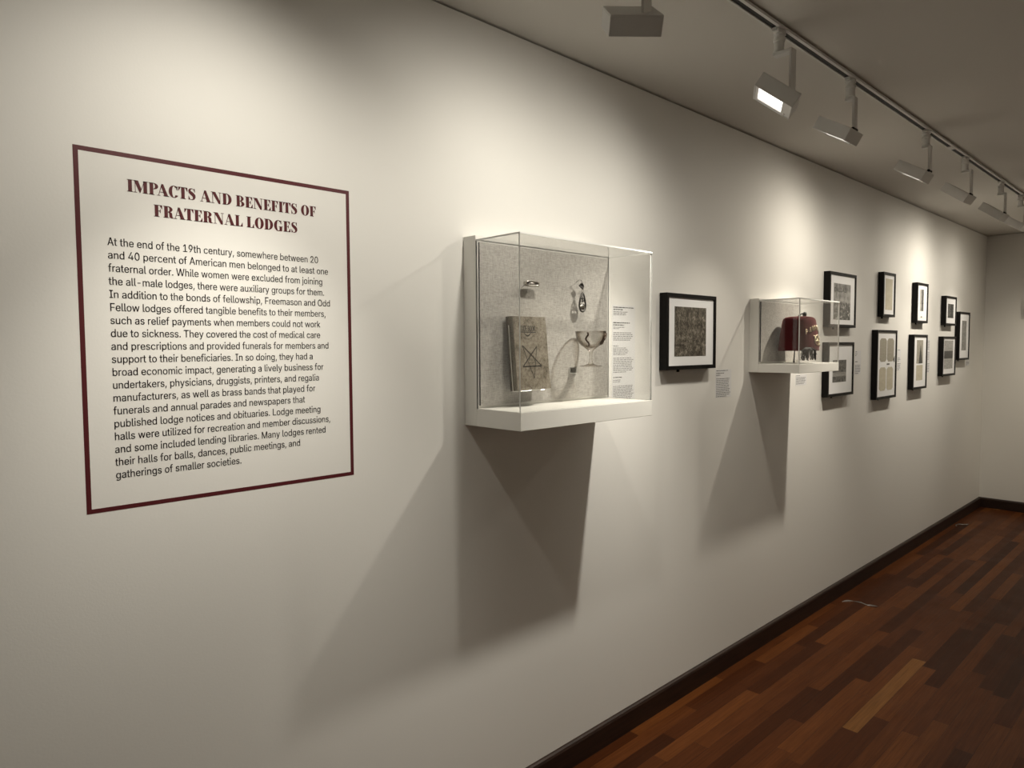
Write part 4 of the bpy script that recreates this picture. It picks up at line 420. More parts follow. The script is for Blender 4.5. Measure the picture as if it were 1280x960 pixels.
# ---------------------------------------------------------------- display cases
def linen_mesh(b, x0, x1, z0, z1, y0, y1, warp):
    n = 14; vs = []; fs = []
    for i in range(n+1):
        z = z0+(z1-z0)*i/n
        e = warp*math.sin(math.pi*min(1, i/n*1.05))**1
        for (x, y) in ((x0, y0), (x0, y1), (x1-.006+e*.0, y1), (x1-.006+e*.0, y0)):
            vs.append((x+(e if x > x0 else 0), y, z))
    for i in range(n):
        for j in range(4):
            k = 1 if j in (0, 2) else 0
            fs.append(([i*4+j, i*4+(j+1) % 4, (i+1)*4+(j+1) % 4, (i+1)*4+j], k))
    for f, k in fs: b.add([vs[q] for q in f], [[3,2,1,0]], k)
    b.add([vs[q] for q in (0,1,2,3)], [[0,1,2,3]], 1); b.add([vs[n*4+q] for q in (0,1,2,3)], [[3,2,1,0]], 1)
def case(x0, x1, zbot, zshelf, zback, ztop, yb, yf, label, cat='display case'):
    t = thing('display_case', ((x0+x1)/2, 0, EYE+zbot), label, cat, 'wall-mounted display cases'); R = rel(t)
    def bx(b, lo, hi, k=0):
        p = R(*lo); q = R(*hi); b.box((min(p.x,q.x),min(p.y,q.y),min(p.z,q.z)), (max(p.x,q.x),max(p.y,q.y),max(p.z,q.z)), k)
    b = MB(); bx(b, (x0, 0, zbot), (x1, -yb, zback)); b.build('backboard', M_CASE, t, bevel=.0012)
    b = MB(); bx(b, (x0, -yb, zbot), (x1, -yf, zshelf)); b.build('shelf', M_CASE, t, bevel=.0012)
    b = MB(); linen_mesh(b, x0+.011, x1-.009, zshelf+.010, ztop-.008, -yb, -yb-.007, -.004)
    b.v = [tuple(R(*v)) for v in b.v]; b.build('linen_panel', [M_LINEN, M_LINEN_EDGE], t)
    # cover: four panes butted together, open towards the backboard and the shelf
    T = .005; b = MB(); zt = ztop; zb_ = zshelf; g = .001
    def pane(lo, hi, thin):
        m0 = len(b.m); bx(b, lo, hi)
        order = [2, 2, 1, 0, 1, 0]      # the axis each face of box() looks along
        for k in range(6): b.m[m0+k] = 0 if order[k] == thin else 1
    pane((x0+g, -yf+g, zb_), (x1-g, -yf+g+T, zt-T), 1)
    pane((x0+g, -yf+g+T, zb_), (x0+g+T, -yb, zt-T), 0)
    pane((x1-g-T, -yf+g+T, zb_), (x1-g, -yb, zt-T), 0)
    pane((x0+g, -yf+g, zt-T), (x1-g, -yb, zt), 2)
    b.build('acrylic_cover', [M_ACRYLIC, M_ACRYLIC_EDGE], t)
    return t
case(1.4537, 2.1338, -.2576, -.2005, .3567, .3427, .0604, .263, 'large white wall case with a book and a coupe glass under clear acrylic')
case(3.374, 3.866, -.1400, -.0955, .2400, .2325, .052, .265, 'smaller white wall case with the red fez under clear acrylic')
SH1, SH2 = -.2005, -.0955

# --- book on its clear cradle
M_BOOK = mat('worn_grey_brown_cloth', (0.22, 0.185, 0.135), 0.85, spec=0.2)
lk(M_BOOK, ramp(M_BOOK, mth(M_BOOK, 'ADD', mth(M_BOOK, 'MULTIPLY', noise(M_BOOK, 22.0, detail=5, rough=.7), .6), mth(M_BOOK, 'MULTIPLY', noise(M_BOOK, 120.0, detail=3), .4)),
   [(0.36, (0.080, 0.064, 0.045)), (0.47, (0.185, 0.158, 0.120)), (0.64, (0.29, 0.26, 0.21))]), bsdf(M_BOOK).inputs['Base Color'])
M_SPINE = mat('worn_brown_spine', (0.10, 0.08, 0.055), 0.8, spec=0.2)
lk(M_SPINE, ramp(M_SPINE, noise(M_SPINE, 30.0, detail=5, sc=(1, 1, .25)), [(0.3, (0.022, 0.017, 0.012)), (0.7, (0.10, 0.085, 0.06))]), bsdf(M_SPINE).inputs['Base Color'])
M_PAGES = mat('yellowed_pages', (0.42, 0.36, 0.26), 0.9)
M_BLACK = mat('black_stamping', (0.005, 0.004, 0.004), 0.8, spec=.1)
M_FADED = mat('faded_stamping', (0.016, 0.013, 0.010), 0.8, spec=.1)
bk = thing('book', (1.646, -.128, EYE-.1440), 'worn grey-brown book with a black five-pointed star on its cover', 'book')
lean = Matrix.Rotation(math.radians(-5.2), 4, 'X')       # top leans back towards the linen
BW, BHh, BT_ = .166, .2450, .030
def bl(p): return lean @ Vector(p)
def bbox(b, lo, hi, k=0): b.box(lo, hi, k, lean)
xl, xr = -BW/2, BW/2
b = MB()                                                  # front cover with worn, slightly flared corners
n = 10; fr = []; 
for i in range(n+1):
    z = BHh*i/n; fl = .004*max(0, 1-i/2.0) - .002*max(0, (i-8)/2.0)
    fr.append((z, xr+fl))
vs = []; 
for z, xx in fr:
    vs += [bl((xl+.010, 0, z)), bl((xx, 0, z)), bl((xx, .003, z)), bl((xl+.010, .003, z))]
fs = []
for i in range(n):
    for j in range(4): fs.append([i*4+j, i*4+(j+1) % 4, (i+1)*4+(j+1) % 4, (i+1)*4+j])
fs += [[3,2,1,0], [n*4+q for q in range(4)]]
b.add(vs, fs); cover = b.build('front_cover', M_BOOK, bk)
b = MB(); bbox(b, (xl+.006, BT_-.003, 0), (xr, BT_, BHh)); b.build('back_cover', M_BOOK, bk)
b = MB(); bbox(b, (xl+.008, .003, .004), (xr-.005, BT_-.003, BHh-.004)); b.build('page_block', M_PAGES, bk)
b = MB(); vs = []; m_ = 8                                   # rounded spine
for z in (0.0, BHh):
    for j in range(m_+1):
        a = math.pi*j/m_; vs.append(bl((xl+.010-.012*math.sin(a), BT_/2-BT_/2*math.cos(a), z)))
k = m_+1
b.add(vs, [[j, j+1, k+j+1, k+j] for j in range(m_)] + [list(range(k))[::-1], [k+j for j in range(k)]]); b.build('spine', M_SPINE, bk)
# stamping on the cover: title, rule, ornament, star and a line of faint figures
def seg(b, p, q, wdt, k=0, y=-.0004):
    (x0, z0), (x1, z1) = p, q; l = math.hypot(x1-x0, z1-z0); nx, nz = -(z1-z0)/l*wdt/2, (x1-x0)/l*wdt/2
    b.add([bl((x0+nx, y, z0+nz)), bl((x0-nx, y, z0-nz)), bl((x1-nx, y, z1-nz)), bl((x1+nx, y, z1+nz))], [[0,1,2,3]], k)
def bc(u, v): return (xl+.010+(BW-.012)*u, BHh*(1-v))      # cover fractions: u to the right, v downwards
b = MB(); S = [bc(.22,.395), bc(.665,.41), bc(.205,.685), bc(.78,.68), bc(.53,.85)]
for i, j, wdt in ((0,3,.0036),(1,2,.0036),(2,3,.0040),(0,4,.0024),(1,4,.0024)): seg(b, S[i], S[j], wdt)
b.build('star', M_BLACK, cover)
b = MB(); seg(b, bc(.17,.213), bc(.66,.215), .0030)
arc = [bc(.31+.20*i/8, .225+.04*math.sin(math.pi*i/8)) for i in range(9)]
for i in range(8): seg(b, arc[i], arc[i+1], .0016+.003*math.sin(math.pi*(i+.5)/8))
arc = [bc(.24+.34*i/8, .265+.045*math.sin(math.pi*i/8)) for i in range(9)]
for i in range(0, 8): seg(b, arc[i], arc[i+1], .0011)
b.build('ornament', M_BLACK, cover)
b = MB()
for k_ in range(3):
    u = .40+.075*k_; seg(b, bc(u,.575), bc(u+.012,.615), .0012); seg(b, bc(u+.012,.615), bc(u+.035,.575), .0012)
seg(b, bc(.38,.635), bc(.62,.633), .0009); b.build('faint_figures', M_FADED, cover)
bez_text('title', [('CODE BOOK', bc(.165,0)[0], bc(0,.20)[1], .0185/515.0, bc(.66,0)[0])], M_FADED, cover, lambda x, z: bl((x, -.0005, z)), lambda v: v, bold=.0006)
cr = thing('book_cradle', (1.646, -.128, EYE+SH1), 'clear acrylic cradle carrying the grey-brown book', 'stand')
b = MB(); zb = (EYE-.1440)-(EYE+SH1)
lz = Matrix.Translation((0, 0, zb)) @ lean
b.box((xl+.004, -.012, -.0042), (xr-.045, BT_+.004, -.0004), 0, lz); b.box((xl+.004, -.0142, -.0042), (xr-.045, -.012, .008), 0, lz)
b.box((xl+.004, BT_+.001, -.0042), (xr-.045, BT_+.0045, .17), 0, lz)
b.box((xl+.03, BT_-.012, -zb), (xr-.07, BT_-.008, -.003), 0, Matrix.Translation((0, 0, zb)))
b.build('cradle', M_ACRYLIC, cr)
b = MB(); e = [lz @ Vector(p) for p in ((xl-.006, BT_*.2, .215), (xl-.006, BT_*.2, -.003), (xr-.045, -.013, -.003))]
b.tube(e, .0013, 6); b.build('edge_wire', mat('bright_wire', (.75,.74,.7), .3, 1.0), cr)

# --- small silver bar held off the linen by a pin
sb = thing('silver_clasp', (1.672, -.095, EYE+.212), 'small silver clasp pinned to the linen above the book', 'clasp')
b = MB(); N = 28                                            # a flattened, hollow loop seen from its long side
ol = []
for i in range(N):
    a = 2*math.pi*i/N; ol.append((.034*math.copysign(abs(math.cos(a))**.55, math.cos(a)), .0095*math.copysign(abs(math.sin(a))**.6, math.sin(a))))
def loop(mb, pts, y0, y1, inset, k=0):
    n = len(pts); vs = []
    for y, f in ((y0, 1), (y1, 1), (y1, inset), (y0, inset)):
        vs += [(x*f if f == 1 else x-math.copysign((1-f)*.010, x), y, z*f) for x, z in pts]
    fs = []
    for r in range(4):
        r2 = (r+1) % 4
        for j in range(n): fs.append([r*n+j, r*n+(j+1) % n, r2*n+(j+1) % n, r2*n+j])
    mb.add(vs, fs, k)
loop(b, ol, -.006, .006, .52); b.build('loop', M_SILVER, sb, smooth=False, bevel=.0008)
b = MB(); b.lathe([(0,-.005),(.0045,-.003),(.006,0),(.0045,.003),(0,.005)], (0, -.004, 0), 16, 0, 2.4, .6); b.build('stone', M_SILVER, sb, smooth=True)
b = MB(); b.lathe([(0,-.009),(.008,-.007),(.0085,.007),(0,.009)], (.0, .003, 0), 18, 0, 3.4, .35); b.build('back_plate', M_DARKMETAL, sb, smooth=True)
b = MB(); b.tube([(-.030, .004, -.006), (-.030, .014, -.012), (-.031, .0275, -.030)], .0009, 6); b.build('pin', M_WIRE, sb)

# --- openwork pendant on a wire hook
pd = thing('pendant', (1.935, -.093, EYE+.20), 'dark openwork silver pendant hanging from a wire hook above the coupe glass', 'pendant')
b = MB()
b.tube([(-.004,.0245,.034),(-.006,.010,.040),(-.020,.004,.0405),(-.022,.0,.040),(-.004,0,.0405),(.0,0,.030)], .0009, 6); b.build('hook', M_WIRE, pd)
b = MB(); b.add([(-.016,0,.020),(-.001,-.005,.031),(.015,0,.019),(.004,-.005,.008),(-.016,.003,.020),(-.001,.004,.031),(.015,.003,.019),(.004,.004,.008)], [[0,3,2,1],[4,5,6,7],[0,1,5,4],[1,2,6,5],[2,3,7,6],[3,0,4,7]])
b.build('bail', M_DARKMETAL, pd, bevel=.0012)
b = MB(); b.tube([(.004+.004*math.cos(a*math.pi/6), 0, .002+.0075*math.sin(a*math.pi/6)) for a in range(12)], .0014, 6, closed=True); b.build('link', M_SILVER, pd, smooth=True)
P = []
for i in range(32):
    a = 2*math.pi*i/32; zz = math.sin(a); wdt = .0215*(1-.52*(zz+1)/2)
    P.append((.004+wdt*math.cos(a), 0, -.040+.034*zz))
b = MB(); b.tube(P, .0032, 8, closed=True)
b.tube([(.004,0,-.008),(.004,0,-.040)], .0022, 6); b.tube([(-.008,0,-.030),(.004,0,-.024),(.016,0,-.030)], .002, 6)
b.tube([(-.013,0,-.040),(-.004,0,-.034),(.012,0,-.034),(.021,0,-.040)], .0022, 6)
b.build('openwork', M_DARKMETAL, pd, smooth=True)
b = MB(); mt = Matrix.Rotation(math.pi/2, 4, 'X'); b.lathe([(0,.004),(.008,.0032),(.014,0),(.008,-.003),(0,-.004)], (.004, 0, -.056), 20, 0, 1.15, .8, mt); b.build('disc', M_SILVER, pd, smooth=True)

# --- coupe glass on a clear bracket
GX, GY, GZ = 1.930, -.140, -.0735
gl = thing('coupe_glass', (GX, GY, EYE+GZ), 'clear coupe glass with dark emblems standing on a clear bracket in front of linen', 'glass')
prof = [(0,0),(.030,0),(.041,.0012),(.041,.0022),(.025,.0045),(.011,.009),(.0062,.017),(.0052,.036),(.0060,.050),(.0095,.058),(.020,.066),(.036,.078),(.048,.094),(.0545,.113),(.0565,.1275),
        (.0553,.1275),(.0530,.113),(.0465,.0955),(.0345,.080),(.018,.0695),(.0,.065)]
b = MB(); b.lathe(prof, (0,0,0), 96)
for i_, v in enumerate(b.v):                              # shallow flutes around the bowl
    if .066 < v[2] < .112:
        a_ = math.atan2(v[1], v[0]); f_ = 1 + .030*math.cos(16*a_)*math.sin(math.pi*(v[2]-.066)/.046); b.v[i_] = (v[0]*f_, v[1]*f_, v[2])
b.build('vessel', M_GLASS, gl, smooth=True)
M_EMB = mat('brown_gilt_emblem', (0.060, 0.032, 0.016), 0.35, 0.3)
def on_bowl(ang, h):
    rr = None
    for (r0, z0), (r1, z1) in zip(prof[9:14], prof[10:15]):
        if z0 <= h <= z1: rr = r0+(r1-r0)*(h-z0)/(z1-z0)
    rr = (rr or .05)+.0006
    return (rr*math.cos(ang), rr*math.sin(ang), h)
for nm, a0, sgn in (('emblem', math.radians(205), 1), ('emblem', math.radians(-62), -1)):
    b = MB()
    cs = [on_bowl(a0+sgn*.10*math.sin(i*.9), .072+.050*i/10) for i in range(11)] if sgn > 0 else [on_bowl(a0+.30*math.cos(i*2*math.pi/12), .098+.019*math.sin(i*2*math.pi/12)) for i in range(12)]
    b.tube(cs, [.0022+.0018*abs(math.sin(i*1.7)) for i in range(len(cs))], 6, closed=(sgn < 0))
    if sgn < 0: b.tube([on_bowl(a0-.34, .088), on_bowl(a0-.1, .101), on_bowl(a0+.2, .112), on_bowl(a0+.45, .108)], .003, 6)
    b.build(nm, M_EMB, gl, smooth=True)
br = thing('glass_bracket', (1.93, -.068, EYE+GZ), 'clear acrylic bracket screwed to the linen beneath the coupe glass', 'bracket')
b = MB(); b.box((-.036, -.118, -.0045), (.050, -.0005, -.0008)); b.box((-.036, -.0035, -.026), (.0, -.0005, -.0045)); b.box((-.036, -.026, -.026), (.0, -.0035, -.0235)); b.build('ledge', M_ACRYLIC, br)
b = MB(); b.tube([(-.036,-.026,-.0028),(-.038,-.004,-.0028),(-.036,-.0035,-.025),(.0,-.0045,-.025)], .0011, 6); b.build('bracket_edge', M_ACRYLIC_EDGE, br)
for sx_ in (-.028, -.006):
    b = MB(); b.lathe([(0,.0010),(.0016,.0008),(.0019,0),(0,0)], (sx_, -.0048, -.014), 12, 0, 1, 1, Matrix.Rotation(math.pi/2, 4, 'X')); b.build('screw', M_DARKMETAL, br)

# --- fez
M_FEZ = mat('deep_red_felt', (0.064, 0.0035, 0.0055), 0.85, spec=0.2, **{'Sheen Weight': 0.25, 'Sheen Roughness': 0.5})
bsdf(M_FEZ).inputs['Sheen Tint'].default_value = (0.9, 0.35, 0.35, 1)
bump(M_FEZ, noise(M_FEZ, 260.0, detail=3), .25, .001)
M_BAND = mat('dark_hat_lining', (0.03, 0.012, 0.010), 0.8)
M_TASSEL = mat('black_silk', (0.010, 0.010, 0.011), 0.45, spec=0.5)
M_GOLD = mat('gilt_metal_thread', (0.80, 0.68, 0.48), 0.35, 0.8)
FX, FY, FZ0 = 3.602, -.160, -.0300
SXh, SYh = 1.06, .915
fz = thing('fez', (FX, FY, EYE+FZ0), 'deep red fez with gilt lettering and a black tassel', 'hat')
fp = [(.096,.004),(.1045,.0),(.1065,.002),(.1055,.02),(.0985,.08),(.0905,.135),(.0870,.156),(.0810,.168),(.0700,.1745),(.050,.178),(.02,.180),(.0,.1805)]
b = MB(); b.lathe(fp, (0,0,0), 64, 0, SXh, SYh); b.build('crown', M_FEZ, fz, smooth=True)
b = MB(); b.lathe([(.0,.012),(.088,.012),(.096,.004)], (0,0,0), 48, 0, SXh, SYh); b.build('lining', M_BAND, fz, smooth=True)
def hat(ang, h, out=.0):
    rr = .1
    for (r0, z0), (r1, z1) in zip(fp[2:], fp[3:]):
        if z0 <= h <= z1: rr = r0+(r1-r0)*(h-z0)/(z1-z0)
    return Vector(((rr+out)*math.cos(ang)*SXh, (rr+out)*math.sin(ang)*SYh, h))
b = MB(); b.tube([(-.006,.004,.178),(.002,.0,.186),(.016,-.006,.194),(.030,-.012,.196)], .0036, 8); b.lathe([(0,-.012),(.008,-.010),(.011,0),(.008,.010),(0,.012)], (.034,-.014,.1915), 16); b.build('stem_loop', M_TASSEL, fz, smooth=True)
tA = math.radians(-126)
b = MB(); cord = [Vector((.034,-.014,.200)), Vector((.012,-.05,.183)), hat(tA, .168, .006), hat(tA, .12, .005), hat(tA, .06, .005), hat(tA, .02, .006)]
rnd = random.Random(4)
for k_ in range(90):
    a = tA + rnd.uniform(-.36, .40); o_ = rnd.uniform(.003, .015); l_ = rnd.uniform(.022, .056)
    p0 = hat(tA+(a-tA)*.4, .018, .006); p1 = hat(a, .0025, o_); p2 = p1+Vector((rnd.uniform(-.004,.004), rnd.uniform(-.004,.004), -l_*.55)); p3 = p2+Vector((rnd.uniform(-.006,.006), rnd.uniform(-.005,.005), -l_*.4))
    b.tube([p0, p1, p2, p3], .0014, 4)
b.build('tassel', M_TASSEL, fz, smooth=True)
b = MB()
def stroke(a0, h0, a1, h1, r=.0024):
    n_ = 4; b.tube([hat(a0+(a1-a0)*i/n_, h0+(h1-h0)*i/n_, .0022) for i in range(n_+1)], r, 5)
# an arch of raised gilt letters over an emblem on the front of the hat
for i, (a, h) in enumerate([(-128,.098),(-116,.108),(-104,.114),(-92,.117),(-80,.116),(-68,.110),(-57,.100)]):
    A0 = math.radians(a); kx = .055
    for (u0, v0, u1, v1) in ([(-1,-1,-1,1),(-1,1,1,.4),(-1,0,.6,0)], [(-1,-1,0,1),(0,1,1,-1),(-.5,-.1,.5,-.1)], [(-1,-1,-1,1),(1,-1,1,1),(-1,1,1,-1)])[i % 3]:
        stroke(A0+u0*kx, h+v0*.012, A0+u1*kx, h+v1*.012, .0026)
for i in range(12):
    a0 = math.radians(-84)+.30*math.cos(i*math.pi/6); a1 = math.radians(-84)+.30*math.cos((i+1)*math.pi/6)
    stroke(a0, .055+.027*math.sin(i*math.pi/6), a1, .055+.027*math.sin((i+1)*math.pi/6), .0032)
for (a0, h0, a1, h1) in ((-104,.078,-74,.040),(-98,.044,-70,.078),(-84,.082,-84,.034),(-66,.060,-56,.022),(-60,.070,-52,.045)):
    stroke(math.radians(a0), h0, math.radians(a1), h1, .0028)
b.build('gilt_lettering', M_GOLD, fz, smooth=True)
st = thing('hat_stand', (FX, FY, EYE+SH2), 'clear stand with a thin dark post beneath the red fez', 'stand')
hs = FZ0+.012-SH2
b = MB(); b.lathe([(0,0),(.055,0),(.055,.004),(0,.004)], (.0,0,0), 32); b.build('foot_disc', M_ACRYLIC, st)
b = MB(); b.lathe([(0,hs-.004),(.05,hs-.004),(.05,hs-.0005),(0,hs-.0005)], (0,0,0), 32); b.build('top_disc', M_ACRYLIC, st)
b = MB(); b.tube([(-.050,.0,.003),(-.045,0,hs-.003)], .0022, 8); b.build('post', M_DARKMETAL, st)
b = MB(); b.tube([(.03,.04,.003),(.03,.035,hs-.003)], .002, 8); b.build('post', M_DARKMETAL, st)

# ---------------------------------------------------------------- framed pictures
def print_mat(name, fn):
    m = mat(name, (.3,.3,.3), .6, spec=.3); fn(m); return m
def uvz(m):
    t = nd(m, 'ShaderNodeTexCoord'); s = nd(m, 'ShaderNodeSeparateXYZ'); lk(m, t.outputs['Generated'], s.inputs[0]); return t.outputs['Generated'], s.outputs['X'], s.outputs['Z']
def base(m, c): lk(m, c, bsdf(m).inputs['Base Color'])
def mixc(m, fac, a, b_):
    n = nd(m, 'ShaderNodeMix', data_type='RGBA'); lk(m, fac, n.inputs['Factor'])
    for i, q in ((6, a), (7, b_)):
        if isinstance(q, tuple): n.inputs[i].default_value = (*q, 1)
        else: lk(m, q, n.inputs[i])
    return n.outputs[2]
def crowd(m):                                             # dense sepia engraving
    g, x, z = uvz(m)
    n1 = noise(m, 7.0, g, 6, .7, (1.3, 0, 1)); n2 = noise(m, 26.0, g, 4, .7, (1.5, 0, .8))
    s = mth(m, 'ADD', mth(m, 'MULTIPLY', n1, .55), mth(m, 'MULTIPLY', n2, .45))
    base(m, ramp(m, s, [(.36, (.014,.011,.008)), (.46, (.065,.055,.042)), (.54, (.17,.15,.12)), (.64, (.46,.42,.36))]))
def street(m):                                            # pale sky and sign above, dark gathering below
    g, x, z = uvz(m)
    n1 = noise(m, 7.0, g, 4, .6); n2 = noise(m, 16.0, g, 3)
    low = ramp(m, mth(m, 'ADD', mth(m, 'MULTIPLY', n1, .6), mth(m, 'MULTIPLY', n2, .4)), [(.40, (.012,.012,.012)), (.49, (.075,.073,.07)), (.56, (.20,.195,.19)), (.62, (.6,.59,.57))])
    sky = ramp(m, noise(m, 5.0, g, 3), [(.35, (.13,.128,.125)), (.65, (.40,.39,.38))])
    base(m, mixc(m, ramp(m, mth(m, 'ADD', z, mth(m, 'MULTIPLY', mth(m, 'SUBTRACT', n1, .5), .3)), [(.47, (0,0,0)), (.53, (1,1,1))]), low, sky))
def group_photo(m):
    g, x, z = uvz(m)
    n1 = noise(m, 7.0, g, 4, .6, (2, 1, 1)); n2 = noise(m, 30.0, g, 3)
    top = ramp(m, n1, [(.38, (.025,.024,.022)), (.62, (.20,.19,.18))]); band = ramp(m, n2, [(.42, (.07,.068,.063)), (.58, (.55,.53,.5))])
    f1 = ramp(m, z, [(.24, (0,0,0)), (.28, (1,1,1)), (.42, (1,1,1)), (.47, (0,0,0))])
    base(m, mixc(m, f1, top, band))
def grey_scene(m, lo=(.03,.03,.029), hi=(.3,.295,.28), sc=8.0):
    g, x, z = uvz(m); base(m, ramp(m, noise(m, sc, g, 5, .65, (1, 1, 1.4)), [(.36, lo), (.64, hi)]))
def tan_sheet(m):
    g, x, z = uvz(m); base(m, ramp(m, noise(m, 5.0, g, 5, .6), [(.3, (.50,.45,.34)), (.7, (.62,.57,.45))]))
def dim_sheet(m):
    g, x, z = uvz(m); base(m, ramp(m, noise(m, 14.0, g, 5, .6), [(.3, (.28,.255,.20)), (.7, (.42,.385,.31))]))
def portrait(m):                                          # pale figure with a dark coat
    g, x, z = uvz(m); n = noise(m, 6.0, g, 4)
    c = mixc(m, ramp(m, mth(m, 'ADD', x, mth(m, 'MULTIPLY', n, .5)), [(.55, (0,0,0)), (.75, (1,1,1))]), (.50,.48,.45), (.10,.097,.092)); base(m, c)
def monument(m):                                          # pale sky over a tall dark spire, pale ground
    g, x, z = uvz(m); n = noise(m, 10.0, g, 4)
    d = mth(m, 'ABSOLUTE', mth(m, 'SUBTRACT', x, .62))
    sp = mth(m, 'LESS_THAN', d, mth(m, 'MULTIPLY', mth(m, 'SUBTRACT', .85, z), .35))
    c = mixc(m, sp, ramp(m, n, [(.3, (.26,.24,.20)), (.7, (.42,.39,.33))]), (.022,.021,.020)); base(m, c)
def halves(m):                                            # three tones: drawing, dark block, pale block
    g, x, z = uvz(m); n = noise(m, 16.0, g, 5, .7)
    pale = ramp(m, n, [(.35, (.16,.155,.15)), (.6, (.52,.51,.49))])
    c = mixc(m, ramp(m, z, [(.35, (0,0,0)), (.37, (1,1,1)), (.62, (1,1,1)), (.64, (0,0,0))]), pale, (.028,.027,.026)); base(m, c)
PM = {}
for nm, fn in dict(crowd=crowd, street=street, group_photo=group_photo, tan_sheet=tan_sheet, dim_sheet=dim_sheet, portrait=portrait, monument=monument, halves=halves, grey_scene=grey_scene).items():
    PM[nm] = print_mat('print_'+nm, fn)
PM['dark_scene'] = print_mat('print_dark_scene', lambda m: grey_scene(m, (.012,.012,.012), (.13,.128,.12), 7.0))
PM['grey_tall'] = print_mat('print_grey_tall', lambda m: grey_scene(m, (.15,.15,.145), (.33,.325,.31), 6.0))
FD, FW, REC = .040, .0175, .006
def frame(x0, x1, z0, z1, prints, label, clip=True):
    """prints: (u0, u1, v0, v1, material key[, outline]) as fractions of the frame's face"""
    t = thing('picture_frame', ((x0+x1)/2, 0, EYE+(z0+z1)/2), label, 'framed picture', 'black box frames along the wall'); R = rel(t)
    b = MB(); o = [(x0,z0),(x1,z0),(x1,z1),(x0,z1)]; i = [(x0+FW,z0+FW),(x1-FW,z0+FW),(x1-FW,z1-FW),(x0+FW,z1-FW)]
    vs = [R(a, -.002, c) for a, c in o] + [R(a, -FD, c) for a, c in o] + [R(a, -FD, c) for a, c in i] + [R(a, -FD+REC+.012, c) for a, c in i]
    fs = []
    for k in range(4):
        n = (k+1) % 4; fs += [[k, n, 4+n, 4+k], [4+k, 4+n, 8+n, 8+k], [8+k, 8+n, 12+n, 12+k]]
    fs.append([3,2,1,0]); b.add(vs, fs); b.build('frame', M_FRAME, t, bevel=.0008)
    ym = -FD+REC
    b = MB(); p, q = R(x0+FW-.001, ym+.004, z0+FW-.001), R(x1-FW+.001, ym, z1-FW+.001); b.box((p.x, q.y, p.z), (q.x, p.y, q.z)); b.build('mat_board', M_MAT, t)
    for pr in prints:
        u0, u1, v0, v1, key = pr[:5]
        ax, bx_, az, bz = x0+(x1-x0)*u0, x0+(x1-x0)*u1, z1-(z1-z0)*v1, z1-(z1-z0)*v0
        b = MB()
        pts = [(0,0),(1,0),(1,1),(0,1)] if len(pr) < 6 else pr[5]
        vs = [R(ax+(bx_-ax)*u, ym-.0008, az+(bz-az)*v) for u, v in pts]; vs2 = [v+Vector((0,.0007,0)) for v in vs]; n = len(pts)
        b.add(vs+vs2, [list(range(n)), [n+k for k in range(n)][::-1]] + [[(k+1) % n, k, n+k, n+(k+1) % n] for k in range(n)])
        b.build('print', PM[key], t)
    b = MB(); y_ = -FD+.0025; p, q = R(x0+FW-.0005, y_, z0+FW-.0005), R(x1-FW+.0005, y_, z1-FW+.0005)
    b.add([(p.x,p.y,p.z),(q.x,p.y,p.z),(q.x,p.y,q.z),(p.x,p.y,q.z)], [[0,1,2,3]]); b.build('glazing', M_GLAZE, t)
    if clip:
        b = MB(); cx = x0+(x1-x0)*.35; p = R(cx, 0, z0); b.box((p.x-.006, -.008, p.z-.012), (p.x+.006, -.0005, p.z+.001)); b.tube([(p.x, -.009, p.z-.006), (p.x, -.006, p.z-.006)], .003, 8); b.build('security_clip', M_FRAME, t)
    return t
SOLE = [(.18,0),(.82,0),(1,.10),(1,.90),(.80,1),(.20,1),(0,.90),(0,.10)]
frame(2.562, 2.974, -.107, .231, [(.165,.80,.17,.825,'crowd')], 'black frame with a crowded sepia engraving, alone between the two cases')
f = frame(4.294, 4.716, .109, .447, [(.17,.80,.20,.86,'street')], 'wide black frame with a street gathering photo, directly above the group photo')
frame(4.290, 4.700, -.321, .016, [(.20,.72,.33,.74,'group_photo')], 'black frame with a group photo, low behind the fez case')
frame(5.214, 5.459, .196, .507, [(.22,.80,.14,.84,'tan_sheet')], 'narrow black frame holding a single yellowed sheet, above the tan cutouts')
frame(5.117, 5.520, -.384, .102, [(.16,.50,.12,.46,'dim_sheet',SOLE),(.53,.87,.12,.46,'dim_sheet',SOLE),(.16,.49,.54,.88,'tan_sheet',SOLE),(.53,.85,.54,.88,'tan_sheet',SOLE),(.52,.66,.487,.508,'dark_scene'),(.84,.92,.38,.47,'dark_scene',[(.5,0),(1,0),(1,1),(0,.4)])], 'tall black frame holding four tan paddle-shaped cutouts')
frame(5.955, 6.227, .168, .478, [(.30,.62,.16,.70,'portrait'),(.40,.52,.83,.87,'dim_sheet')], 'narrow black frame with a pale portrait, upper one beside the yellowed sheet')
frame(5.900, 6.240, -.350, .076, [(.26,.72,.10,.53,'monument'),(.26,.72,.56,.84,'tan_sheet')], 'tall black frame pairing a dark spire photo with a tan sheet below')
frame(6.720, 7.040, .162, .411, [(.24,.76,.26,.74,'dark_scene')], 'small black frame with a very dark photo, uppermost near the end wall')
frame(6.672, 7.055, -.272, .066, [(.13,.80,.10,.82,'halves')], 'black frame with a two-part picture crossed by a dark band')
frame(7.156, 7.495, -.143, .290, [(.28,.72,.18,.80,'grey_tall')], 'black frame with a tall pale grey print, last one before the corner')
# lettering on the street photo's banner
R_ = rel(f)
bez_text('banner', [('DALLAS', 4.372, .328, .026/515.0, 4.560)], mat('faded_banner_ink', (.02,.02,.019), .8), f, lambda x, z: R_(x, -FD+REC-.0012, z), lambda v: v, bold=.0008)
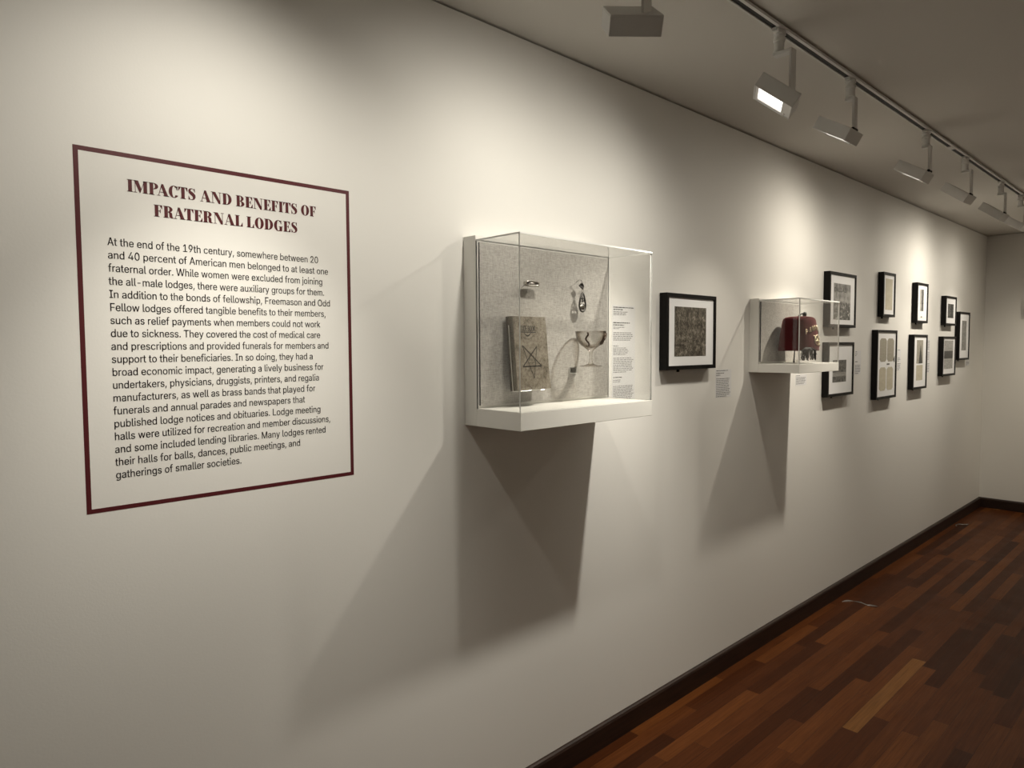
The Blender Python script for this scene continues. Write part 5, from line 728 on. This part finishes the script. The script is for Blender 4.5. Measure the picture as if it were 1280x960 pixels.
# small frame on the end wall, cut by the edge of the picture
ef = thing('picture_frame', (XC, -.56, EYE+.355), 'black frame hanging on the end wall, cut off by the picture edge', 'framed picture')
b = MB(); y0, y1, z0, z1 = -.343, -.80, -.085, .085
o = [(y0,z0),(y1,z0),(y1,z1),(y0,z1)]; i = [(y0-FW,z0+FW),(y1+FW,z0+FW),(y1+FW,z1-FW),(y0-FW,z1-FW)]
vs = [(-.002, a+.56, c) for a, c in o] + [(-FD, a+.56, c) for a, c in o] + [(-FD, a+.56, c) for a, c in i] + [(-FD+.012, a+.56, c) for a, c in i]
fs = []
for k in range(4):
    n = (k+1) % 4; fs += [[k, n, 4+n, 4+k], [4+k, 4+n, 8+n, 8+k], [8+k, 8+n, 12+n, 12+k]]
fs.append([3,2,1,0]); b.add(vs, fs); b.build('frame', M_FRAME, ef)
b = MB(); b.box((-FD+.006, y1+FW+.56, z0+FW), (-FD+.010, y0-FW+.56, z1-FW)); b.build('mat_board', M_MAT, ef)

# ---------------------------------------------------------------- object labels on the wall
def card(x0, x1, z0, z1, blocks, label):
    """blocks: (v start, v end, rows, bold, width) down the card"""
    t = thing('wall_label', ((x0+x1)/2, 0, EYE+z0), label, 'label', 'small printed labels on the wall'); R = rel(t)
    b = MB(); p, q = R(x0, 0, z0), R(x1, 0, z1); b.box((p.x, -.0006, p.z), (q.x, -.0001, q.z)); b.build('card', M_CARD, t)
    rnd = random.Random(int(x0*1000)); W = x1-x0; H = z1-z0
    for (v0, v1, rows, bold, wf) in blocks:
        b = MB()
        for k in range(rows):
            v = v0+(v1-v0)*(k+.5)/rows; th = min((v1-v0)/rows*.42*H, .0052 if bold else .0046)
            x = x0+.05*W; xe = x0+.05*W+W*.90*wf*(rnd.uniform(.86, 1) if k < rows-1 else rnd.uniform(.45, .95))
            while x < xe-.004:
                l = min(rnd.uniform(.006, .022), xe-x); zc = z1-v*H; p, q = R(x, 0, zc-th/2), R(x+l, 0, zc+th/2)
                b.add([(p.x,-.0009,p.z),(q.x,-.0009,p.z),(q.x,-.0009,q.z),(p.x,-.0009,q.z)], [[0,1,2,3]], 1 if bold else 0); x += l+.0032
        b.build('text_block', [M_TYPE, M_TYPEB], t)
card(2.231, 2.385, -.225, .168, [(.015,.06,2,True,1),(.065,.11,3,False,.7),(.175,.22,2,True,.85),(.225,.255,2,False,.6),(.28,.375,5,False,1),(.42,.435,1,True,.3),(.44,.525,5,False,.75),(.545,.71,9,False,1),(.745,.765,1,True,.85),(.775,.81,2,False,.4),(.84,.99,9,False,1)], 'tall label on the wall close against the right side of the large case')
card(3.040, 3.194, -.257, -.118, [(.02,.07,1,True,.9),(.10,.24,2,False,.55),(.30,.99,11,False,1)], 'label on the wall beside the lower corner of the crowded sepia engraving')
card(3.930, 4.078, -.236, -.172, [(.04,.16,1,True,.8),(.22,.90,5,False,1)], 'small label on the wall just below the shelf of the fez case')
card(4.820, 4.928, -.200, -.040, [(.02,.08,1,True,.6),(.10,.24,2,False,.4),(.42,.50,1,True,.7),(.58,.98,6,False,1)], 'label on the wall between the group photo and the tan cutouts')
card(5.655, 5.732, -.197, -.035, [(.02,.07,1,True,.8),(.38,.58,3,False,.9),(.64,.98,5,False,1)], 'label on the wall to the right of the tan cutouts frame')
card(6.385, 6.446, -.236, .037, [(.02,.30,6,False,.8),(.36,.62,5,False,.9),(.70,.98,6,False,1)], 'narrow tall label on the wall beside the dark spire photo')
card(7.553, 7.680, -.202, -.151, [(.06,.18,1,True,.8),(.26,.94,4,False,1)], 'label on the wall nearest the corner, below the tall pale grey print')

# ---------------------------------------------------------------- track lighting
TY = -.645; TX0, TX1 = -1.5, 7.95
tr = thing('light_track', ((TX0+TX1)/2, TY, EYE+ZC), 'long white lighting track with a black slot fixed along the ceiling', 'lighting track')
R = rel(tr)
def tb(b, lo, hi, k=0): b.box(tuple(R(*lo)), tuple(R(*hi)), k)
b = MB(); tb(b, (TX0, TY-.020, ZC-.0125), (TX1, TY-.009, ZC-.0035)); tb(b, (TX0, TY+.010, ZC-.0125), (TX1, TY+.017, ZC-.0035)); tb(b, (TX0, TY-.009, ZC-.0055), (TX1, TY+.010, ZC-.0035)); b.build('profile', M_FIX, tr)
b = MB(); tb(b, (TX0, TY-.009, ZC-.0085), (TX1, TY+.010, ZC-.0055)); tb(b, (TX0, TY-.016, ZC-.0035), (TX1, TY+.013, ZC)); b.build('slot', M_SLOT, tr)
b = MB(); tb(b, (4.32, TY-.009, ZC-.0128), (4.39, TY+.010, ZC-.0085)); b.build('joiner', M_FIX, tr)
def up(v): return v
HW, HL, HT = .134, .146, .050
HLAB = [None, 'track spotlight nearest the viewer, cut by the top edge, flat white back turned to us',
 'second white track spotlight, its bright lit lens turned towards us', 'third white track spotlight along, dull, before the joint in the track',
 'fourth white track spotlight, a thin bright line of light along its lip', 'fifth white track spotlight, just past the joint in the track',
 'sixth white track spotlight, near the corner above the last frames', 'seventh white track spotlight, cut off by the right edge', None]
def head(k):
    x, y, z, yaw, tilt, bw_, by_, bt_, sw_, sy_, st_, sc_ = HEADS[k]
    yw, tl = math.radians(yaw), math.radians(tilt)
    a = Vector((math.cos(yw), math.sin(yw), 0)); h = Vector((-math.sin(yw), math.cos(yw), 0)); zz = Vector((0,0,1))
    d = h*math.cos(tl) - zz*math.sin(tl); n = -h*math.sin(tl) - zz*math.cos(tl)
    L = Vector((x, TY, EYE+ZC-.0125))
    c = Vector((x, y, z+EYE)) - L
    Mx = Matrix(((a.x, n.x, d.x, c.x), (a.y, n.y, d.y, c.y), (a.z, n.z, d.z, c.z), (0,0,0,1)))   # local axes: width, length, aim
    cl = WARM if k < 3 else WARMER
    def aim(yaw_, tilt_):
        a_, t_ = math.radians(yaw_), math.radians(tilt_); return (-math.sin(a_)*math.cos(t_), math.cos(a_)*math.cos(t_), -math.sin(t_))
    def lamps(par):
        lp = Mx @ Vector((0, -.010, HT/2+.003))
        if par is None: lp = lp + L
        spot('beam_lamp', lp, aim(by_, bt_), bw_, 64.0 if k == 0 else BEAM, parent=par, col=cl); spot('spill_lamp', lp, aim(sy_, st_), sw_, sc_, parent=par, col=cl)
    if HLAB[k] is None:                                   # these two heads hang outside the picture: only their light matters
        lamps(None); return
    t = thing('track_spotlight', L, HLAB[k], 'spotlight', 'spotlights on the ceiling track')
    # adapter in the track
    b = MB(); b.lathe([(0,.003),(.009,.003),(.009,-.001),(.019,-.002),(.019,-.014),(.0165,-.016),(.0165,-.026),(.020,-.028),(.020,-.036),(.0165,-.038),(.0165,-.064),(.0185,-.066),(.0185,-.073),(0,-.074)], (0,0,0), 24)
    b.box((-.034, -.0085, -.009), (.034, .0095, .003)); b.build('adapter', M_FIX, t, bevel=.0008)
    # arm: short cranked plate, then a flat bar down to the back of the head
    pv = Mx @ Vector((0, HL*.40, -HT*.5))
    ay = min(pv.y + .004, -.014)
    b = MB(); b.box((-.014, ay-.004, -.084), (.014, .016, -.0735)); b.box((-.017, ay-.009, pv.z-.006), (.017, ay, -.0735)); b.build('arm', M_FIX, t, bevel=.001)
    b = MB(); b.tube([(-.019, ay-.004, pv.z+.001), (.019, ay-.004, pv.z+.001)], .0075, 12); b.build('pivot', M_SLOT if k in (3,4,5,6) else M_FIX, t)
    # housing: a shallow open box
    w_, l_, q_ = HW/2, HL/2, HT/2; e = .004
    b = MB(); V = lambda u, v, s: Mx @ Vector((u, v, s))
    b.box((-w_, -l_, -q_), (w_, l_, -q_+e), 0, Mx)
    b.box((-w_, -l_, -q_+e), (-w_+e, l_, q_), 0, Mx); b.box((w_-e, -l_, -q_+e), (w_, l_, q_), 0, Mx)
    b.box((-w_+e, -l_, -q_+e), (w_-e, -l_+e, q_), 0, Mx); b.box((-w_+e, l_-e, -q_+e), (w_-e, l_, q_), 0, Mx)
    hd = b.build('housing', M_FIX, t, bevel=.0012)
    b = MB()                                              # bezel plate around the lens, wider at the driver end
    for lo, hi in (((-w_+e, -l_+e, q_-.006), (w_-e, -l_+.016, q_-.003)), ((-w_+e, l_-.036, q_-.006), (w_-e, l_-e, q_-.003)), ((-w_+e, -l_+.016, q_-.006), (-w_+.014, l_-.036, q_-.003)), ((w_-.014, -l_+.016, q_-.006), (w_-e, l_-.036, q_-.003))): b.box(lo, hi, 0, Mx)
    b.build('bezel', M_FIX, hd)
    b = MB(); b.box((-w_+.014, -l_+.016, q_-.012), (w_-.014, l_-.036, q_-.007), 0, Mx); b.build('lens', M_LENS, hd)
    b = MB(); b.tube([Mx @ Vector((w_-.024, l_-.022, q_-.003)), Mx @ Vector((w_-.024, l_-.022, q_+.002))], .0035, 10); b.build('screw', M_SILVER, hd)
    lamps(t)
    return t
for k in range(len(HEADS)): head(k)

# ---------------------------------------------------------------- scraps of clear tape on the floor
M_TAPE = mat('crumpled_clear_tape', (0.20, 0.185, 0.17), 0.25, spec=0.6)
def tape(x, y, rot, lgt, label):
    t = thing('tape_scrap', (x, y, 0), label, 'tape', None); t.rotation_euler = (0, 0, rot)
    b = MB(); n = 14; rnd = random.Random(int(x*100)); vs = []
    for i in range(n+1):
        u = i/n; px = (u-.5)*lgt; py = .03*math.sin(u*5.0)+rnd.uniform(-.003,.003); hz = .002+.006*abs(math.sin(u*9)); wd = .004+.003*math.sin(u*11)
        vs += [(px, py-wd, .0008), (px, py, hz), (px, py+wd, .0008)]
    fs = []
    for i in range(n): fs += [[i*3, i*3+3, i*3+4, i*3+1], [i*3+1, i*3+4, i*3+5, i*3+2]]
    b.add(vs, fs); o = b.build('strip', M_TAPE, t); sm = o.modifiers.new('thick', 'SOLIDIFY'); sm.thickness = .0006
for args in TAPES: tape(*args)
